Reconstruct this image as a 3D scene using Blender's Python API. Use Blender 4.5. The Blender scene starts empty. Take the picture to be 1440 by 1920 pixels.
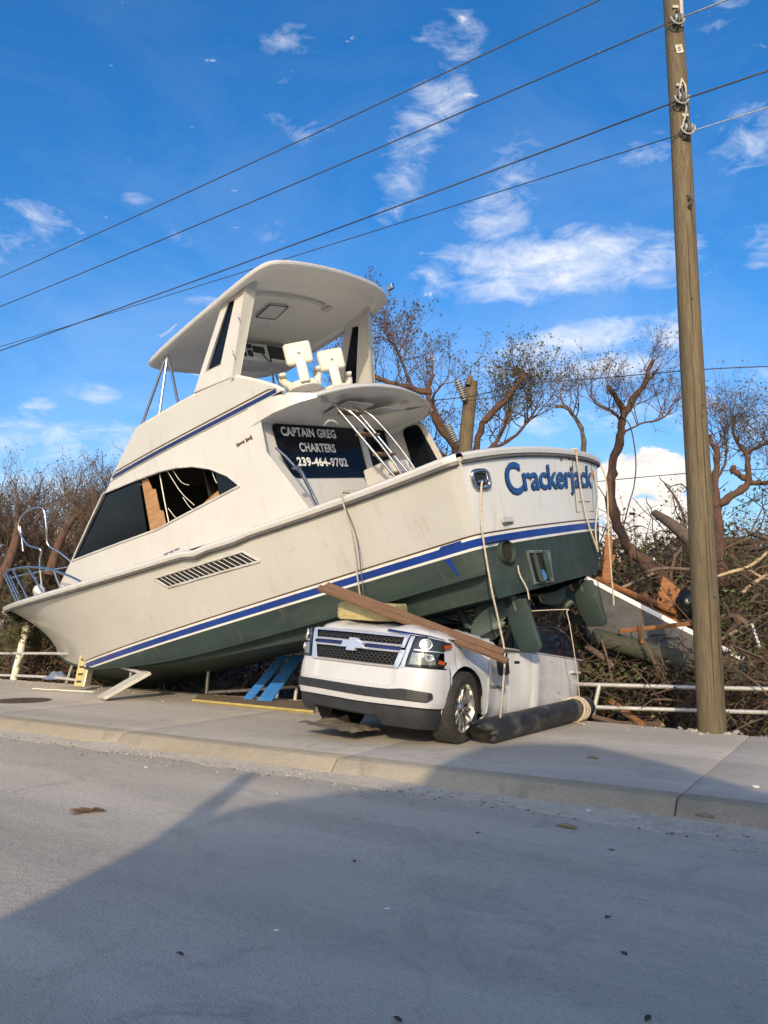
import bpy, bmesh, math, random
import numpy as np
from mathutils import Vector, Matrix, noise
from math import radians as rad, sin, cos, pi, tan

S = bpy.context.scene
C = S.collection
random.seed(7)

# ------------------------------------------------------------------ camera
CAM_H, FPX, PITCH = 1.52, 1442.0, rad(8.1)
cam_d = bpy.data.cameras.new('camera')
cam = bpy.data.objects.new('camera', cam_d)
C.objects.link(cam)
cam.location = (0, 0, CAM_H)
cam.rotation_euler = (pi / 2 + PITCH, 0, 0)
cam_d.sensor_fit = 'VERTICAL'
cam_d.sensor_height = 36
cam_d.lens = 36 * FPX / 1920
cam_d.clip_end = 5000
S.camera = cam

# ------------------------------------------------------------------ light
SUN_EL, SUN_AZ = 21.0, 7.0          # the light travels away from the viewer, a little to the right
ldir = Vector((sin(rad(SUN_AZ)) * cos(rad(SUN_EL)), cos(rad(SUN_AZ)) * cos(rad(SUN_EL)), -sin(rad(SUN_EL))))
sd = bpy.data.lights.new('sun', 'SUN')
sd.energy = 2.35
sd.angle = rad(0.5)
sd.color = (1.0, 0.81, 0.56)
sun = bpy.data.objects.new('sun', sd)
C.objects.link(sun)
sun.rotation_euler = ldir.to_track_quat('-Z', 'Y').to_euler()
sun.location = (-3, -20, 15)

S.view_settings.view_transform = 'Standard'
S.view_settings.look = 'None'
S.view_settings.gamma = 1.0
S.view_settings.exposure = 0.6
S.cycles.max_bounces = 6
S.cycles.transparent_max_bounces = 6
S.cycles.use_denoising = True


class N:
    """tiny node helper"""
    def __init__(self, tree):
        self.t = tree
        self.n = tree.nodes
        self.l = tree.links

    def new(self, typ, **kw):
        nd = self.n.new(typ)
        for k, v in kw.items():
            if k.startswith('i_'):
                key = k[2:]
                key = int(key) if key.isdigit() else key.replace('_', ' ')
                s = nd.inputs[key]
                if isinstance(v, bpy.types.NodeSocket):
                    self.l.new(v, s)
                else:
                    s.default_value = v
            else:
                setattr(nd, k, v)
        return nd

    def math(self, op, a, b=None, clamp=False):
        nd = self.n.new('ShaderNodeMath')
        nd.operation = op
        nd.use_clamp = clamp
        for i, v in enumerate((a, b)):
            if v is None:
                continue
            if isinstance(v, bpy.types.NodeSocket):
                self.l.new(v, nd.inputs[i])
            else:
                nd.inputs[i].default_value = v
        return nd.outputs[0]

    def vmath(self, op, a, b=None):
        nd = self.n.new('ShaderNodeVectorMath')
        nd.operation = op
        for i, v in enumerate((a, b)):
            if v is None:
                continue
            if isinstance(v, bpy.types.NodeSocket):
                self.l.new(v, nd.inputs[i])
            else:
                nd.inputs[i].default_value = v
        return nd.outputs['Value'] if op in ('DOT_PRODUCT', 'LENGTH') else nd.outputs[0]

    def ramp(self, fac, stops, interp='LINEAR'):
        nd = self.n.new('ShaderNodeValToRGB')
        cr = nd.color_ramp
        cr.interpolation = interp
        while len(cr.elements) < len(stops):
            cr.elements.new(0.5)
        for e, (p, c) in zip(cr.elements, stops):
            e.position = p
            e.color = (c, c, c, 1) if isinstance(c, (int, float)) else (*c, 1)
        self.l.new(fac, nd.inputs[0])
        return nd.outputs[0]

    def mix(self, fac, a, b, blend='MIX'):
        nd = self.n.new('ShaderNodeMix')
        nd.data_type = 'RGBA'
        nd.blend_type = blend
        for s, v in ((nd.inputs[0], fac), (nd.inputs[6], a), (nd.inputs[7], b)):
            if isinstance(v, bpy.types.NodeSocket):
                self.l.new(v, s)
            elif isinstance(v, (int, float)):
                s.default_value = v
            else:
                s.default_value = (*v, 1) if len(v) == 3 else v
        return nd.outputs[2]


cP, sP = cos(PITCH), sin(PITCH)


def ray(px, py):
    a, b = (px - 720) / FPX, -(py - 960) / FPX
    return Vector((a, cP - b * sP, sP + b * cP))


def P(px, py, Y):
    """world point at depth Y"""
    r = ray(px, py)
    return Vector((0, 0, CAM_H)) + r * (Y / r.y)


def G(px, py, z=0.0):
    r = ray(px, py)
    return Vector((0, 0, CAM_H)) + r * ((z - CAM_H) / r.z)


# ------------------------------------------------------------------ sky
SKY_STRENGTH = 0.15
wd = bpy.data.worlds.new('World')
S.world = wd
wd.use_nodes = True
w = N(wd.node_tree)
w.n.clear()
sky = w.new('ShaderNodeTexSky', sky_type='NISHITA', sun_disc=False)
sky.sun_elevation = rad(SUN_EL)
sky.sun_rotation = math.atan2(-ldir.x, -ldir.y)
sky.altitude = 0
sky.air_density = 1.0
sky.dust_density = 2.6
sky.ozone_density = 3.0
hs = w.new('ShaderNodeHueSaturation', i_Saturation=1.36, i_Value=0.98, i_Hue=0.505)
w.l.new(sky.outputs[0], hs.inputs['Color'])
tc = w.new('ShaderNodeTexCoord')
dirv = w.vmath('NORMALIZE', tc.outputs['Generated'])


def cloud_noise(scale, squash, rot, detail=7, rough=0.62, off=(0, 0, 0)):
    mp = w.new('ShaderNodeMapping')
    mp.inputs['Rotation'].default_value = rot
    mp.inputs['Scale'].default_value = squash
    mp.inputs['Location'].default_value = off
    w.l.new(dirv, mp.inputs[0])
    nz = w.new('ShaderNodeTexNoise', i_Scale=scale, i_Detail=detail, i_Roughness=rough, i_Distortion=0.6)
    w.l.new(mp.outputs[0], nz.inputs['Vector'])
    return nz.outputs[0]


nA = cloud_noise(7.0, (1, 1, 1.7), (0, rad(-18), 0))
nB = cloud_noise(26.0, (0.7, 1, 1.7), (0, rad(-15), 0), 7, 0.66, (3, 1, 2))
nW = cloud_noise(3.2, (1, 1, 2.2), (0, rad(-10), 0), 8, 0.68, (7, 2, 5))
# patches of cloud: (pixel x, pixel y, half width, half height, tilt degrees, density)
PATCH = [(1060, 495, 250, 62, -4, .98), (930, 410, 75, 50, -32, .66), (790, 260, 55, 135, 24, .66), (845, 65, 60, 38, 0, .40),
         (545, 80, 52, 22, 0, .48), (535, 130, 32, 20, -30, .42), (545, 245, 60, 30, 0, .40), (1085, 635, 160, 34, -13, .9),
         (1265, 632, 42, 24, -10, .95), (960, 310, 60, 45, -35, .5), (1195, 285, 52, 28, -10, .6), (1420, 255, 66, 44, -25, .62),
         (1430, 460, 40, 34, 0, .7), (1150, 690, 130, 26, -6, .85), (930, 700, 120, 17, -5, .6), (65, 395, 58, 16, 18, .45),
         (40, 455, 85, 28, -6, .42), (260, 372, 26, 11, 0, .4), (65, 770, 40, 22, 0, .7), (175, 740, 50, 20, 5, .7),
         (120, 825, 190, 45, 5, .72), (380, 568, 45, 16, 0, .5), (515, 435, 40, 22, 0, .3), (230, 300, 32, 16, 0, .35),
         (1380, 760, 130, 60, -8, .55), (1080, 780, 190, 40, -5, .5), (320, 450, 40, 22, 0, .25), (1365, 18, 40, 30, -35, .35),
         (810, 672, 14, 8, 0, .9), (80, 950, 200, 80, 0, .75)]
HEAP = [(1205, 890, 88, 45), (1225, 985, 110, 60), (1150, 920, 40, 60), (1195, 1060, 150, 60)]


def tangent(px, py, hw, hh, tilt):
    c = ray(px, py).normalized()
    rt = Vector((1, 0, 0))
    rt = (rt - c * rt.dot(c)).normalized()
    up = rt.cross(c)
    a = rad(tilt)
    r2 = rt * cos(a) - up * sin(a)
    u2 = rt * sin(a) + up * cos(a)
    k = FPX / (ray(px, py).length)
    return c, r2 * (k / hw), u2 * (k / hh)


def ellipse(px, py, hw, hh, tilt=0):
    c, r2, u2 = tangent(px, py, hw, hh, tilt)
    d = w.vmath('SUBTRACT', dirv, tuple(c))
    a = w.vmath('DOT_PRODUCT', d, tuple(r2))
    b = w.vmath('DOT_PRODUCT', d, tuple(u2))
    q = w.math('ADD', w.math('MULTIPLY', a, a), w.math('MULTIPLY', b, b))
    return w.math('SUBTRACT', 1.0, w.math('MULTIPLY', q, 0.72))


tot = None
for (x, y, hw, hh, tl, dens) in PATCH:
    e = ellipse(x, y, hw, hh, tl)
    e = w.math('MULTIPLY', w.math('MAXIMUM', e, 0.0), dens)
    tot = e if tot is None else w.math('MAXIMUM', tot, e)
nz = w.math('ADD', w.math('MULTIPLY', nA, 0.42), w.math('MULTIPLY', nB, 0.58))
dens = w.math('ADD', tot, w.math('MULTIPLY', w.math('SUBTRACT', nz, 0.585), 3.5))
dens = w.math('MULTIPLY', dens, w.ramp(tot, [(0.0, 0.0), (0.25, 1.0)]))
dens = w.ramp(dens, [(0.03, 0.0), (0.3, 0.18), (0.75, 0.6), (1.0, 0.86)])
# soft high veil that thickens towards the horizon, everywhere round the sky
sep = w.new('ShaderNodeSeparateXYZ')
w.l.new(dirv, sep.inputs[0])
veil = w.math('MULTIPLY', w.ramp(nW, [(0.40, 0.0), (0.75, 1.0)]), w.ramp(sep.outputs[2], [(0.0, 0.75), (0.2, 0.5), (0.42, 0.2), (0.7, 0.06)]))
hp = None
for (x, y, hw, hh) in HEAP:
    e = w.math('MAXIMUM', ellipse(x, y, hw, hh), 0.0)
    hp = e if hp is None else w.math('MAXIMUM', hp, e)
hp = w.math('ADD', hp, w.math('MULTIPLY', w.math('SUBTRACT', nB, 0.5), 1.6))
hp = w.ramp(hp, [(0.28, 0.0), (0.45, 1.0)])
base = w.mix(w.math('MULTIPLY', veil, 0.62), hs.outputs[0], (3.6, 4.1, 4.9))
base = w.mix(dens, base, (4.3, 4.45, 4.8))
base = w.mix(hp, base, w.mix(w.ramp(nB, [(0.38, 0.0), (0.62, 1.0)]), (4.2, 4.0, 3.9), (5.4, 5.0, 4.5)))
bg = w.new('ShaderNodeBackground', i_Strength=SKY_STRENGTH)
w.l.new(base, bg.inputs[0])
wo = w.new('ShaderNodeOutputWorld')
w.l.new(bg.outputs[0], wo.inputs[0])

# ------------------------------------------------------------------ materials
MATS = {}


def M(name, c1, c2=None, scale=6.0, detail=5, rough=0.6, metal=0.0, bump=0.0, bscale=None, stretch=(1, 1, 1), streak=0.0,
      lo=0.35, hi=0.65, spec=0.5, coat=0.0, c3=None, s3=1.5, lo3=0.55, hi3=0.7, rot=(0, 0, 0), trans=0.0, emit=None):
    """procedural material: two tones mixed by noise, a third as large stains, bump from finer noise"""
    m = bpy.data.materials.new(name)
    m.use_nodes = True
    t = N(m.node_tree)
    b = t.n['Principled BSDF']
    b.inputs['Roughness'].default_value = rough
    b.inputs['Metallic'].default_value = metal
    b.inputs['Specular IOR Level'].default_value = spec
    b.inputs['Coat Weight'].default_value = coat
    b.inputs['Coat Roughness'].default_value = 0.12
    tc = t.new('ShaderNodeTexCoord')
    mp = t.new('ShaderNodeMapping')
    mp.inputs['Scale'].default_value = stretch
    mp.inputs['Rotation'].default_value = rot
    t.l.new(tc.outputs['Object'], mp.inputs[0])
    c2 = c2 or tuple(v * 0.85 for v in c1)
    nz = t.new('ShaderNodeTexNoise', i_Scale=scale, i_Detail=detail, i_Roughness=0.6)
    t.l.new(mp.outputs[0], nz.inputs['Vector'])
    col = t.mix(t.ramp(nz.outputs[0], [(lo, 0.0), (hi, 1.0)]), c1, c2)
    if c3:
        n3 = t.new('ShaderNodeTexNoise', i_Scale=s3, i_Detail=6, i_Roughness=0.65)
        t.l.new(mp.outputs[0], n3.inputs['Vector'])
        col = t.mix(t.ramp(n3.outputs[0], [(lo3, 0.0), (hi3, 1.0)]), col, c3)
    if streak:
        for (sc, sz, lo_, hi_, k_) in (((5, 5, .35), 1.6, .56, .78, streak), ((1, 1, 3.5), 2.3, .63, .74, streak * .8), ((1, 1, 1), 9.0, .68, .74, streak * .9)):
            ms = t.new('ShaderNodeMapping')
            ms.inputs['Scale'].default_value = sc
            t.l.new(tc.outputs['Object'], ms.inputs[0])
            ns_ = t.new('ShaderNodeTexNoise', i_Scale=sz, i_Detail=7, i_Roughness=0.68)
            t.l.new(ms.outputs[0], ns_.inputs['Vector'])
            col = t.mix(t.math('MULTIPLY', t.ramp(ns_.outputs[0], [(lo_, 0.0), (hi_, 1.0)]), k_), col, (.20, .155, .10))
    t.l.new(col, b.inputs['Base Color'])
    rr = t.ramp(nz.outputs[0], [(0.3, max(0.02, rough - 0.08)), (0.7, min(1, rough + 0.08))])
    t.l.new(rr, b.inputs['Roughness'])
    if bump:
        n2 = t.new('ShaderNodeTexNoise', i_Scale=bscale or scale * 4, i_Detail=6, i_Roughness=0.65)
        t.l.new(mp.outputs[0], n2.inputs['Vector'])
        bp = t.new('ShaderNodeBump', i_Strength=bump, i_Distance=0.02)
        t.l.new(n2.outputs[0], bp.inputs['Height'])
        t.l.new(bp.outputs[0], b.inputs['Normal'])
    if trans:
        b.inputs['Transmission Weight'].default_value = trans
    MATS[name] = m
    return m


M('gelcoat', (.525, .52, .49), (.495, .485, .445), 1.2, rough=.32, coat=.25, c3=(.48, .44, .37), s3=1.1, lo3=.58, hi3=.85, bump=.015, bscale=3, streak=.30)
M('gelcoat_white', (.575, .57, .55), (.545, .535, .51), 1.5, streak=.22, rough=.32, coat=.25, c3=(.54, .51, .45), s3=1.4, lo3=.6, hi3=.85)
M('transom_lit_white', (.68, .68, .65), (.64, .63, .595), 1.5, streak=.28, rough=.3, coat=.25, c3=(.6, .56, .49), s3=1.6, lo3=.62, hi3=.85)  # whiter than the hull sides: sunlight on the stern put into the colour
M('underside_lit_white', (.90, .87, .80), (.86, .83, .76), 2, rough=.45)  # whitened so the colour carries light bounced up from the ground
M('underside', (.66, .62, .54), (.61, .565, .48), 2.0, rough=.5)
M('antifoul', (.028, .05, .046), (.018, .034, .032), 1.6, rough=.72, c3=(.065, .088, .074), s3=.9, lo3=.52, hi3=.8, stretch=(.35, 1, 1.6), bump=.05, bscale=30, streak=.25)
M('antifoul_pale', (.13, .165, .15), (.075, .105, .095), 5, rough=.6, c3=(.2, .22, .18), s3=3)
M('stripe_blue', (.008, .045, .27), (.006, .035, .2), 3, rough=.35)
M('stripe_navy', (.016, .026, .12), (.012, .02, .09), 3, rough=.35)
M('stripe_white', (.75, .73, .68), None, 3, rough=.35)
M('stripe_brown', (.085, .045, .02), (.06, .03, .014), 4, rough=.4)
M('tint_glass', (.006, .009, .016), (.004, .006, .01), 2, rough=.05, spec=.22)
M('cabin_dark', (.03, .024, .018), (.012, .01, .009), 3, rough=.8)
M('broken_ply', (.42, .25, .12), (.3, .16, .07), 3, rough=.8, stretch=(1, 1, 4), bump=.2)
M('stainless', (.62, .62, .63), (.5, .5, .52), 8, rough=.22, metal=1.0)
M('galvanised', (.60, .59, .56), (.47, .46, .44), 9, rough=.5, metal=.35, c3=(.3, .27, .22), s3=4, lo3=.6, hi3=.75)
M('white_vinyl', (.74, .71, .64), (.66, .63, .56), 6, rough=.5)
M('black_plastic', (.012, .012, .013), (.02, .02, .02), 12, rough=.45)
M('letter_white', (.8, .8, .78), None, 4, rough=.45)
M('letter_blue', (.012, .075, .26), (.01, .06, .2), 5, rough=.35)
M('letter_dark', (.018, .022, .06), None, 5, rough=.4)
M('teak', (.2, .12, .06), (.13, .075, .035), 6, rough=.7, stretch=(1, 8, 8))
M('rope', (.62, .54, .42), (.45, .37, .27), 40, rough=.9, bump=.6, bscale=90)
M('rope_blue', (.05, .1, .2), (.1, .15, .24), 30, rough=.9)
M('rub_grey', (.12, .115, .105), (.08, .075, .07), 5, rough=.55)
M('car_paint', (.565, .57, .575), (.535, .535, .53), 2, streak=.2, rough=.28, coat=.5, c3=(.55, .52, .46), s3=2.2, lo3=.6, hi3=.85)
M('car_dark', (.03, .032, .036), (.02, .021, .023), 8, rough=.6)
M('car_black', (.008, .008, .009), (.013, .013, .013), 8, rough=.5)
M('car_glass', (.006, .008, .014), (.004, .005, .01), 2, rough=.05, spec=.6)
M('chrome', (.80, .80, .80), (.72, .72, .73), 8, rough=.22, metal=.62)
M('lamp_clear', (.42, .43, .42), (.22, .23, .22), 14, rough=.12, metal=.6)
M('lamp_dark', (.02, .022, .026), (.03, .03, .03), 6, rough=.08, spec=.7)
M('amber', (.5, .10, .02), (.35, .06, .01), 10, rough=.15)
M('tyre', (.022, .021, .02), (.04, .037, .033), 14, rough=.85, bump=.25, bscale=60, c3=(.09, .08, .065), s3=4, lo3=.55, hi3=.8)
M('alloy', (.66, .65, .62), (.55, .54, .52), 9, rough=.22, metal=.9)
M('mudcloth', (.2, .17, .13), (.12, .1, .08), 6, rough=.95, bump=.4)
M('pole_wood', (.175, .138, .078), (.10, .078, .046), 7, rough=.85, stretch=(6, 6, .45), bump=.9, bscale=12, c3=(.075, .06, .04), s3=.9, lo3=.5, hi3=.72, lo=.3, hi=.7)
M('old_pole', (.17, .125, .075), (.10, .075, .045), 5, rough=.85, stretch=(6, 6, .5), bump=.5)
M('porcelain', (.3, .31, .31), (.2, .2, .2), 8, rough=.3)
M('hardware', (.05, .047, .042), (.13, .12, .1), 14, rough=.6, metal=.3)
M('hardware_pale', (.46, .44, .39), (.33, .31, .27), 14, rough=.5)
M('cable', (.03, .03, .032), (.05, .05, .05), 20, rough=.6)
M('cable_alu', (.42, .42, .42), (.3, .3, .3), 30, rough=.4, metal=.5)
M('plank_red', (.20, .115, .065), (.13, .07, .038), 4, rough=.75, stretch=(1.5, 14, 14), bump=.2)
M('yellow_foam', (.46, .40, .20), (.36, .31, .15), 5, rough=.7, c3=(.24, .2, .1), s3=6, lo3=.56, hi3=.72, bump=.15)
M('blue_paint', (.035, .19, .55), (.028, .15, .44), 4, rough=.6, stretch=(1, 5, 5), c3=(.34, .39, .43), s3=8, lo3=.63, hi3=.68, bump=.2)
M('pale_board', (.5, .49, .45), (.41, .39, .34), 4, rough=.7, stretch=(1, 6, 6), bump=.15)
M('plank_grey', (.25, .20, .13), (.16, .125, .08), 4, rough=.85, stretch=(1, 7, 7), bump=.3)
M('plank_edge', (.5, .4, .14), (.36, .27, .1), 5, rough=.8)
M('piling', (.014, .015, .019), (.03, .031, .034), 5, rough=.6, c3=(.13, .12, .095), s3=2.2, lo3=.50, hi3=.66, bump=.35, bscale=14)
M('orange_wood', (.33, .145, .055), (.22, .09, .032), 4, rough=.85, stretch=(1, 1, 4), bump=.3)
M('red_bark', (.125, .066, .042), (.07, .04, .028), 6, rough=.9, bump=.5, stretch=(3, 3, 1))
M('grey_bark', (.16, .115, .085), (.085, .062, .05), 6, rough=.9, bump=.5, stretch=(3, 3, 1))
M('dark_bark', (.085, .058, .042), (.05, .033, .026), 6, rough=.9, bump=.5, stretch=(3, 3, 1))
M('pale_wood', (.46, .36, .22), (.36, .26, .15), 5, rough=.85, stretch=(2, 2, 1))
M('twig', (.13, .085, .062), (.075, .048, .038), 3, rough=.9)
M('leaf_green', (.052, .078, .022), (.085, .10, .032), 2.5, rough=.6)
M('leaf_dull', (.075, .07, .034), (.05, .05, .028), 2.5, rough=.7)
M('leaf_brown', (.12, .07, .035), (.075, .045, .024), 2.5, rough=.8)
M('leaf_dark', (.038, .03, .02), (.06, .045, .026), 2.5, rough=.8)
M('sand', (.56, .50, .41), (.47, .42, .34), 14, rough=.95, bump=.8, bscale=60, c3=(.36, .32, .26), s3=5)
M('soil', (.075, .055, .038), (.05, .038, .028), 2.5, rough=.95, bump=.6, bscale=9)
M('roof_sheet', (.105, .10, .09), (.07, .066, .06), 4, rough=.8, bump=.2, c3=(.17, .155, .13), s3=2)
M('white_trim', (.78, .78, .76), None, 6, rough=.4)
M('timber_green', (.075, .078, .052), (.045, .048, .034), 4, rough=.85, stretch=(1, 6, 6), bump=.4)
M('bag_black', (.008, .008, .009), (.014, .014, .014), 5, rough=.22, bump=.6, bscale=9)
M('pvc', (.72, .68, .56), (.6, .56, .45), 5, rough=.45)
M('iron', (.10, .075, .062), (.065, .05, .043), 20, rough=.75, metal=.3, bump=.4)
M('stone', (.42, .40, .36), (.30, .28, .25), 8, rough=.9, bump=.5)
M('stone_dark', (.2, .185, .16), (.13, .12, .1), 8, rough=.9, bump=.5)
M('stucco', (.62, .56, .46), (.55, .49, .4), 6, rough=.9)
M('house_wall', (.5, .47, .41), (.44, .41, .35), 3, rough=.85)
M('house_roof', (.16, .12, .1), (.11, .085, .07), 6, rough=.9)
M('red_plastic', (.3, .02, .015), None, 5, rough=.4)
M('tarp_blue', (.10, .16, .28), (.2, .24, .3), 8, rough=.6)


def ground_mat(name, a, b, stain, dust, scale, speck, bump):
    m = bpy.data.materials.new(name)
    m.use_nodes = True
    t = N(m.node_tree)
    bs = t.n['Principled BSDF']
    tc = t.new('ShaderNodeTexCoord')
    mp = t.new('ShaderNodeMapping')
    mp.inputs['Rotation'].default_value = (0, 0, -ROAD_ANG)
    t.l.new(tc.outputs['Object'], mp.inputs[0])
    st = t.new('ShaderNodeMapping')
    st.inputs['Scale'].default_value = (0.16, 1, 1)
    t.l.new(mp.outputs[0], st.inputs[0])
    n1 = t.new('ShaderNodeTexNoise', i_Scale=scale, i_Detail=8, i_Roughness=0.62)
    t.l.new(mp.outputs[0], n1.inputs['Vector'])
    n2 = t.new('ShaderNodeTexNoise', i_Scale=1.1, i_Detail=7, i_Roughness=0.6, i_Distortion=0.5)
    t.l.new(st.outputs[0], n2.inputs['Vector'])
    n3 = t.new('ShaderNodeTexNoise', i_Scale=speck, i_Detail=3, i_Roughness=0.7)
    t.l.new(mp.outputs[0], n3.inputs['Vector'])
    n4 = t.new('ShaderNodeTexNoise', i_Scale=1.7, i_Detail=9, i_Roughness=0.72, i_Distortion=1.2)
    t.l.new(mp.outputs[0], n4.inputs['Vector'])
    col = t.mix(t.ramp(n1.outputs[0], [(0.3, 0.0), (0.7, 1.0)]), a, b)
    col = t.mix(t.ramp(n2.outputs[0], [(0.40, 0.0), (0.62, 0.95)]), col, dust)
    col = t.mix(t.ramp(n4.outputs[0], [(0.54, 0.0), (0.74, 0.85)]), col, stain)
    col = t.mix(t.ramp(n3.outputs[0], [(0.32, 0.55), (0.44, 0.0)]), col, tuple(v * 0.5 for v in a))
    col = t.mix(t.ramp(n3.outputs[0], [(0.58, 0.0), (0.70, 0.5)]), col, tuple(min(.85, v * 1.35) for v in dust))
    # coarse crumbs and tyre-polished lanes along the road
    n5 = t.new('ShaderNodeTexNoise', i_Scale=26.0, i_Detail=4, i_Roughness=0.75)
    t.l.new(mp.outputs[0], n5.inputs['Vector'])
    col = t.mix(t.ramp(n5.outputs[0], [(0.60, 0.0), (0.72, 0.45)]), col, tuple(v * 0.62 for v in a))
    ln = t.new('ShaderNodeMapping')
    ln.inputs['Scale'].default_value = (0.035, 1, 1)
    t.l.new(mp.outputs[0], ln.inputs[0])
    n6 = t.new('ShaderNodeTexNoise', i_Scale=0.75, i_Detail=3, i_Roughness=0.5)
    t.l.new(ln.outputs[0], n6.inputs['Vector'])
    col = t.mix(t.ramp(n6.outputs[0], [(0.40, 0.42), (0.58, 0.0)]), col, tuple(v * 0.72 for v in a))
    t.l.new(col, bs.inputs['Base Color'])
    bs.inputs['Roughness'].default_value = 0.9
    bs.inputs['Specular IOR Level'].default_value = 0.25
    h = t.math('ADD', t.math('MULTIPLY', n3.outputs[0], 0.6), n1.outputs[0])
    bp = t.new('ShaderNodeBump', i_Strength=bump, i_Distance=0.012)
    t.l.new(h, bp.inputs['Height'])
    t.l.new(bp.outputs[0], bs.inputs['Normal'])
    MATS[name] = m


ROAD_D = Vector((-0.84034, 0.54206, 0))     # the road runs off to the left
ROAD_N = Vector((0.54206, 0.84034, 0))      # across it, away from the viewer
ROAD_ANG = math.atan2(ROAD_D.y, ROAD_D.x)
ground_mat('asphalt', (.42, .38, .315), (.505, .455, .375), (.315, .285, .245), (.59, .53, .435), 14, 75, 1.1)
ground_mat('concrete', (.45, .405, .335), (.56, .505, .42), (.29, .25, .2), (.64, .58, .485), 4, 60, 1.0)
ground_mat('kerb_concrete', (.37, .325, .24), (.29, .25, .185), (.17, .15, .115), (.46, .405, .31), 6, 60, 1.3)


# ------------------------------------------------------------------ geometry helpers
def tag(o, label=None, cat=None, group=None, kind=None):
    if label:
        o['label'] = label
    if cat:
        o['category'] = cat
    if group:
        o['group'] = group
    if kind:
        o['kind'] = kind
    return o


def empty(name, loc=(0, 0, 0), rot=(0, 0, 0), label=None, cat=None, group=None):
    o = bpy.data.objects.new(name, None)
    C.objects.link(o)
    o.location = loc
    o.rotation_euler = rot
    return tag(o, label, cat, group)


class MB:
    """mesh builder"""
    def __init__(self):
        self.v, self.f = [], []

    def add(self, vs, fs):
        k = len(self.v)
        self.v.extend([tuple(p) for p in vs])
        self.f.extend([tuple(i + k for i in f) for f in fs])
        return self

    def grid(self, rows, closed=False):
        m = len(rows[0])
        vs = [p for r in rows for p in r]
        fs = []
        for i in range(len(rows) - 1):
            for j in range(m if closed else m - 1):
                j2 = (j + 1) % m
                fs.append((i * m + j, i * m + j2, (i + 1) * m + j2, (i + 1) * m + j))
        return self.add(vs, fs)

    def box(self, c, s, mat=None):
        c = Vector(c)
        vs = []
        for dz in (-1, 1):
            for dy in (-1, 1):
                for dx in (-1, 1):
                    p = Vector((dx * s[0] / 2, dy * s[1] / 2, dz * s[2] / 2))
                    vs.append(c + (mat @ p if mat else p))
        return self.add(vs, [(0, 2, 3, 1), (4, 5, 7, 6), (0, 1, 5, 4), (2, 6, 7, 3), (0, 4, 6, 2), (1, 3, 7, 5)])

    def tube(self, pts, r, n=8, cap=True):
        pts = [Vector(p) for p in pts]
        rs = r if isinstance(r, (list, tuple)) else [r] * len(pts)
        rings = []
        t0 = (pts[1] - pts[0]).normalized()
        ref = Vector((0, 0, 1)) if abs(t0.z) < 0.9 else Vector((1, 0, 0))
        u = t0.cross(ref).normalized()
        for i, p in enumerate(pts):
            t = (pts[min(i + 1, len(pts) - 1)] - pts[max(i - 1, 0)])
            if t.length < 1e-9:
                t = t0
            t.normalize()
            u = (u - t * u.dot(t))
            if u.length < 1e-6:
                u = t.orthogonal()
            u.normalize()
            v = t.cross(u)
            rings.append([p + (u * cos(2 * pi * k / n) + v * sin(2 * pi * k / n)) * rs[i] for k in range(n)])
        self.grid(rings, True)
        if cap:
            k = len(self.v)
            self.f.append(tuple(range(k - len(pts) * n + n - 1, k - len(pts) * n - 1, -1)))
            self.f.append(tuple(range(k - n, k)))
        return self

    def prism(self, poly, a, b):
        """extrude 3-D polygon points poly (list of Vector) by vector offset a..b"""
        n = len(poly)
        vs = [Vector(p) + Vector(a) for p in poly] + [Vector(p) + Vector(b) for p in poly]
        fs = [tuple(range(n - 1, -1, -1)), tuple(range(n, 2 * n))]
        for i in range(n):
            j = (i + 1) % n
            fs.append((i, j, n + j, n + i))
        return self.add(vs, fs)

    def lathe(self, prof, n=32, axis='y', c=(0, 0, 0)):
        rows = []
        for (r, h) in prof:
            row = []
            for k in range(n):
                a = 2 * pi * k / n
                p = {'y': (r * cos(a), h, r * sin(a)), 'z': (r * cos(a), r * sin(a), h), 'x': (h, r * cos(a), r * sin(a))}[axis]
                row.append(Vector(c) + Vector(p))
            rows.append(row)
        return self.grid(rows, True)

    def obj(self, name, mat, parent=None, smooth=None, label=None, cat=None, group=None, kind=None, bevel=0, seg=2):
        me = bpy.data.meshes.new(name)
        me.from_pydata(self.v, [], self.f)
        bm = bmesh.new()
        bm.from_mesh(me)
        if bevel:
            bmesh.ops.remove_doubles(bm, verts=bm.verts, dist=1e-5)
            ed = [e for e in bm.edges if e.is_manifold and e.calc_face_angle(0) > 0.6]
            bmesh.ops.bevel(bm, geom=ed, offset=bevel, segments=seg, affect='EDGES', profile=0.5)
        bmesh.ops.recalc_face_normals(bm, faces=bm.faces)
        bm.to_mesh(me)
        bm.free()
        if smooth is not None:
            me.polygons.foreach_set('use_smooth', [True] * len(me.polygons))
            me.set_sharp_from_angle(angle=rad(smooth))
        me.materials.append(MATS[mat] if isinstance(mat, str) else mat)
        o = bpy.data.objects.new(name, me)
        C.objects.link(o)
        o.parent = parent
        return tag(o, label, cat, group, kind)


def ip(x, xs, ys):
    i = 0
    while i < len(xs) - 2 and x > xs[i + 1]:
        i += 1
    n = len(xs)

    def sl(k):
        a, b = max(k - 1, 0), min(k + 1, n - 1)
        return (ys[b] - ys[a]) / (xs[b] - xs[a])
    h = xs[i + 1] - xs[i]
    t = (x - xs[i]) / h
    return (2 * t ** 3 - 3 * t * t + 1) * ys[i] + (t ** 3 - 2 * t * t + t) * h * sl(i) + (-2 * t ** 3 + 3 * t * t) * ys[i + 1] + (t ** 3 - t * t) * h * sl(i + 1)


def lin(x, xs, ys):
    return float(np.interp(x, xs, ys))


def frange(a, b, n):
    return [a + (b - a) * i / (n - 1) for i in range(n)]


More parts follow.
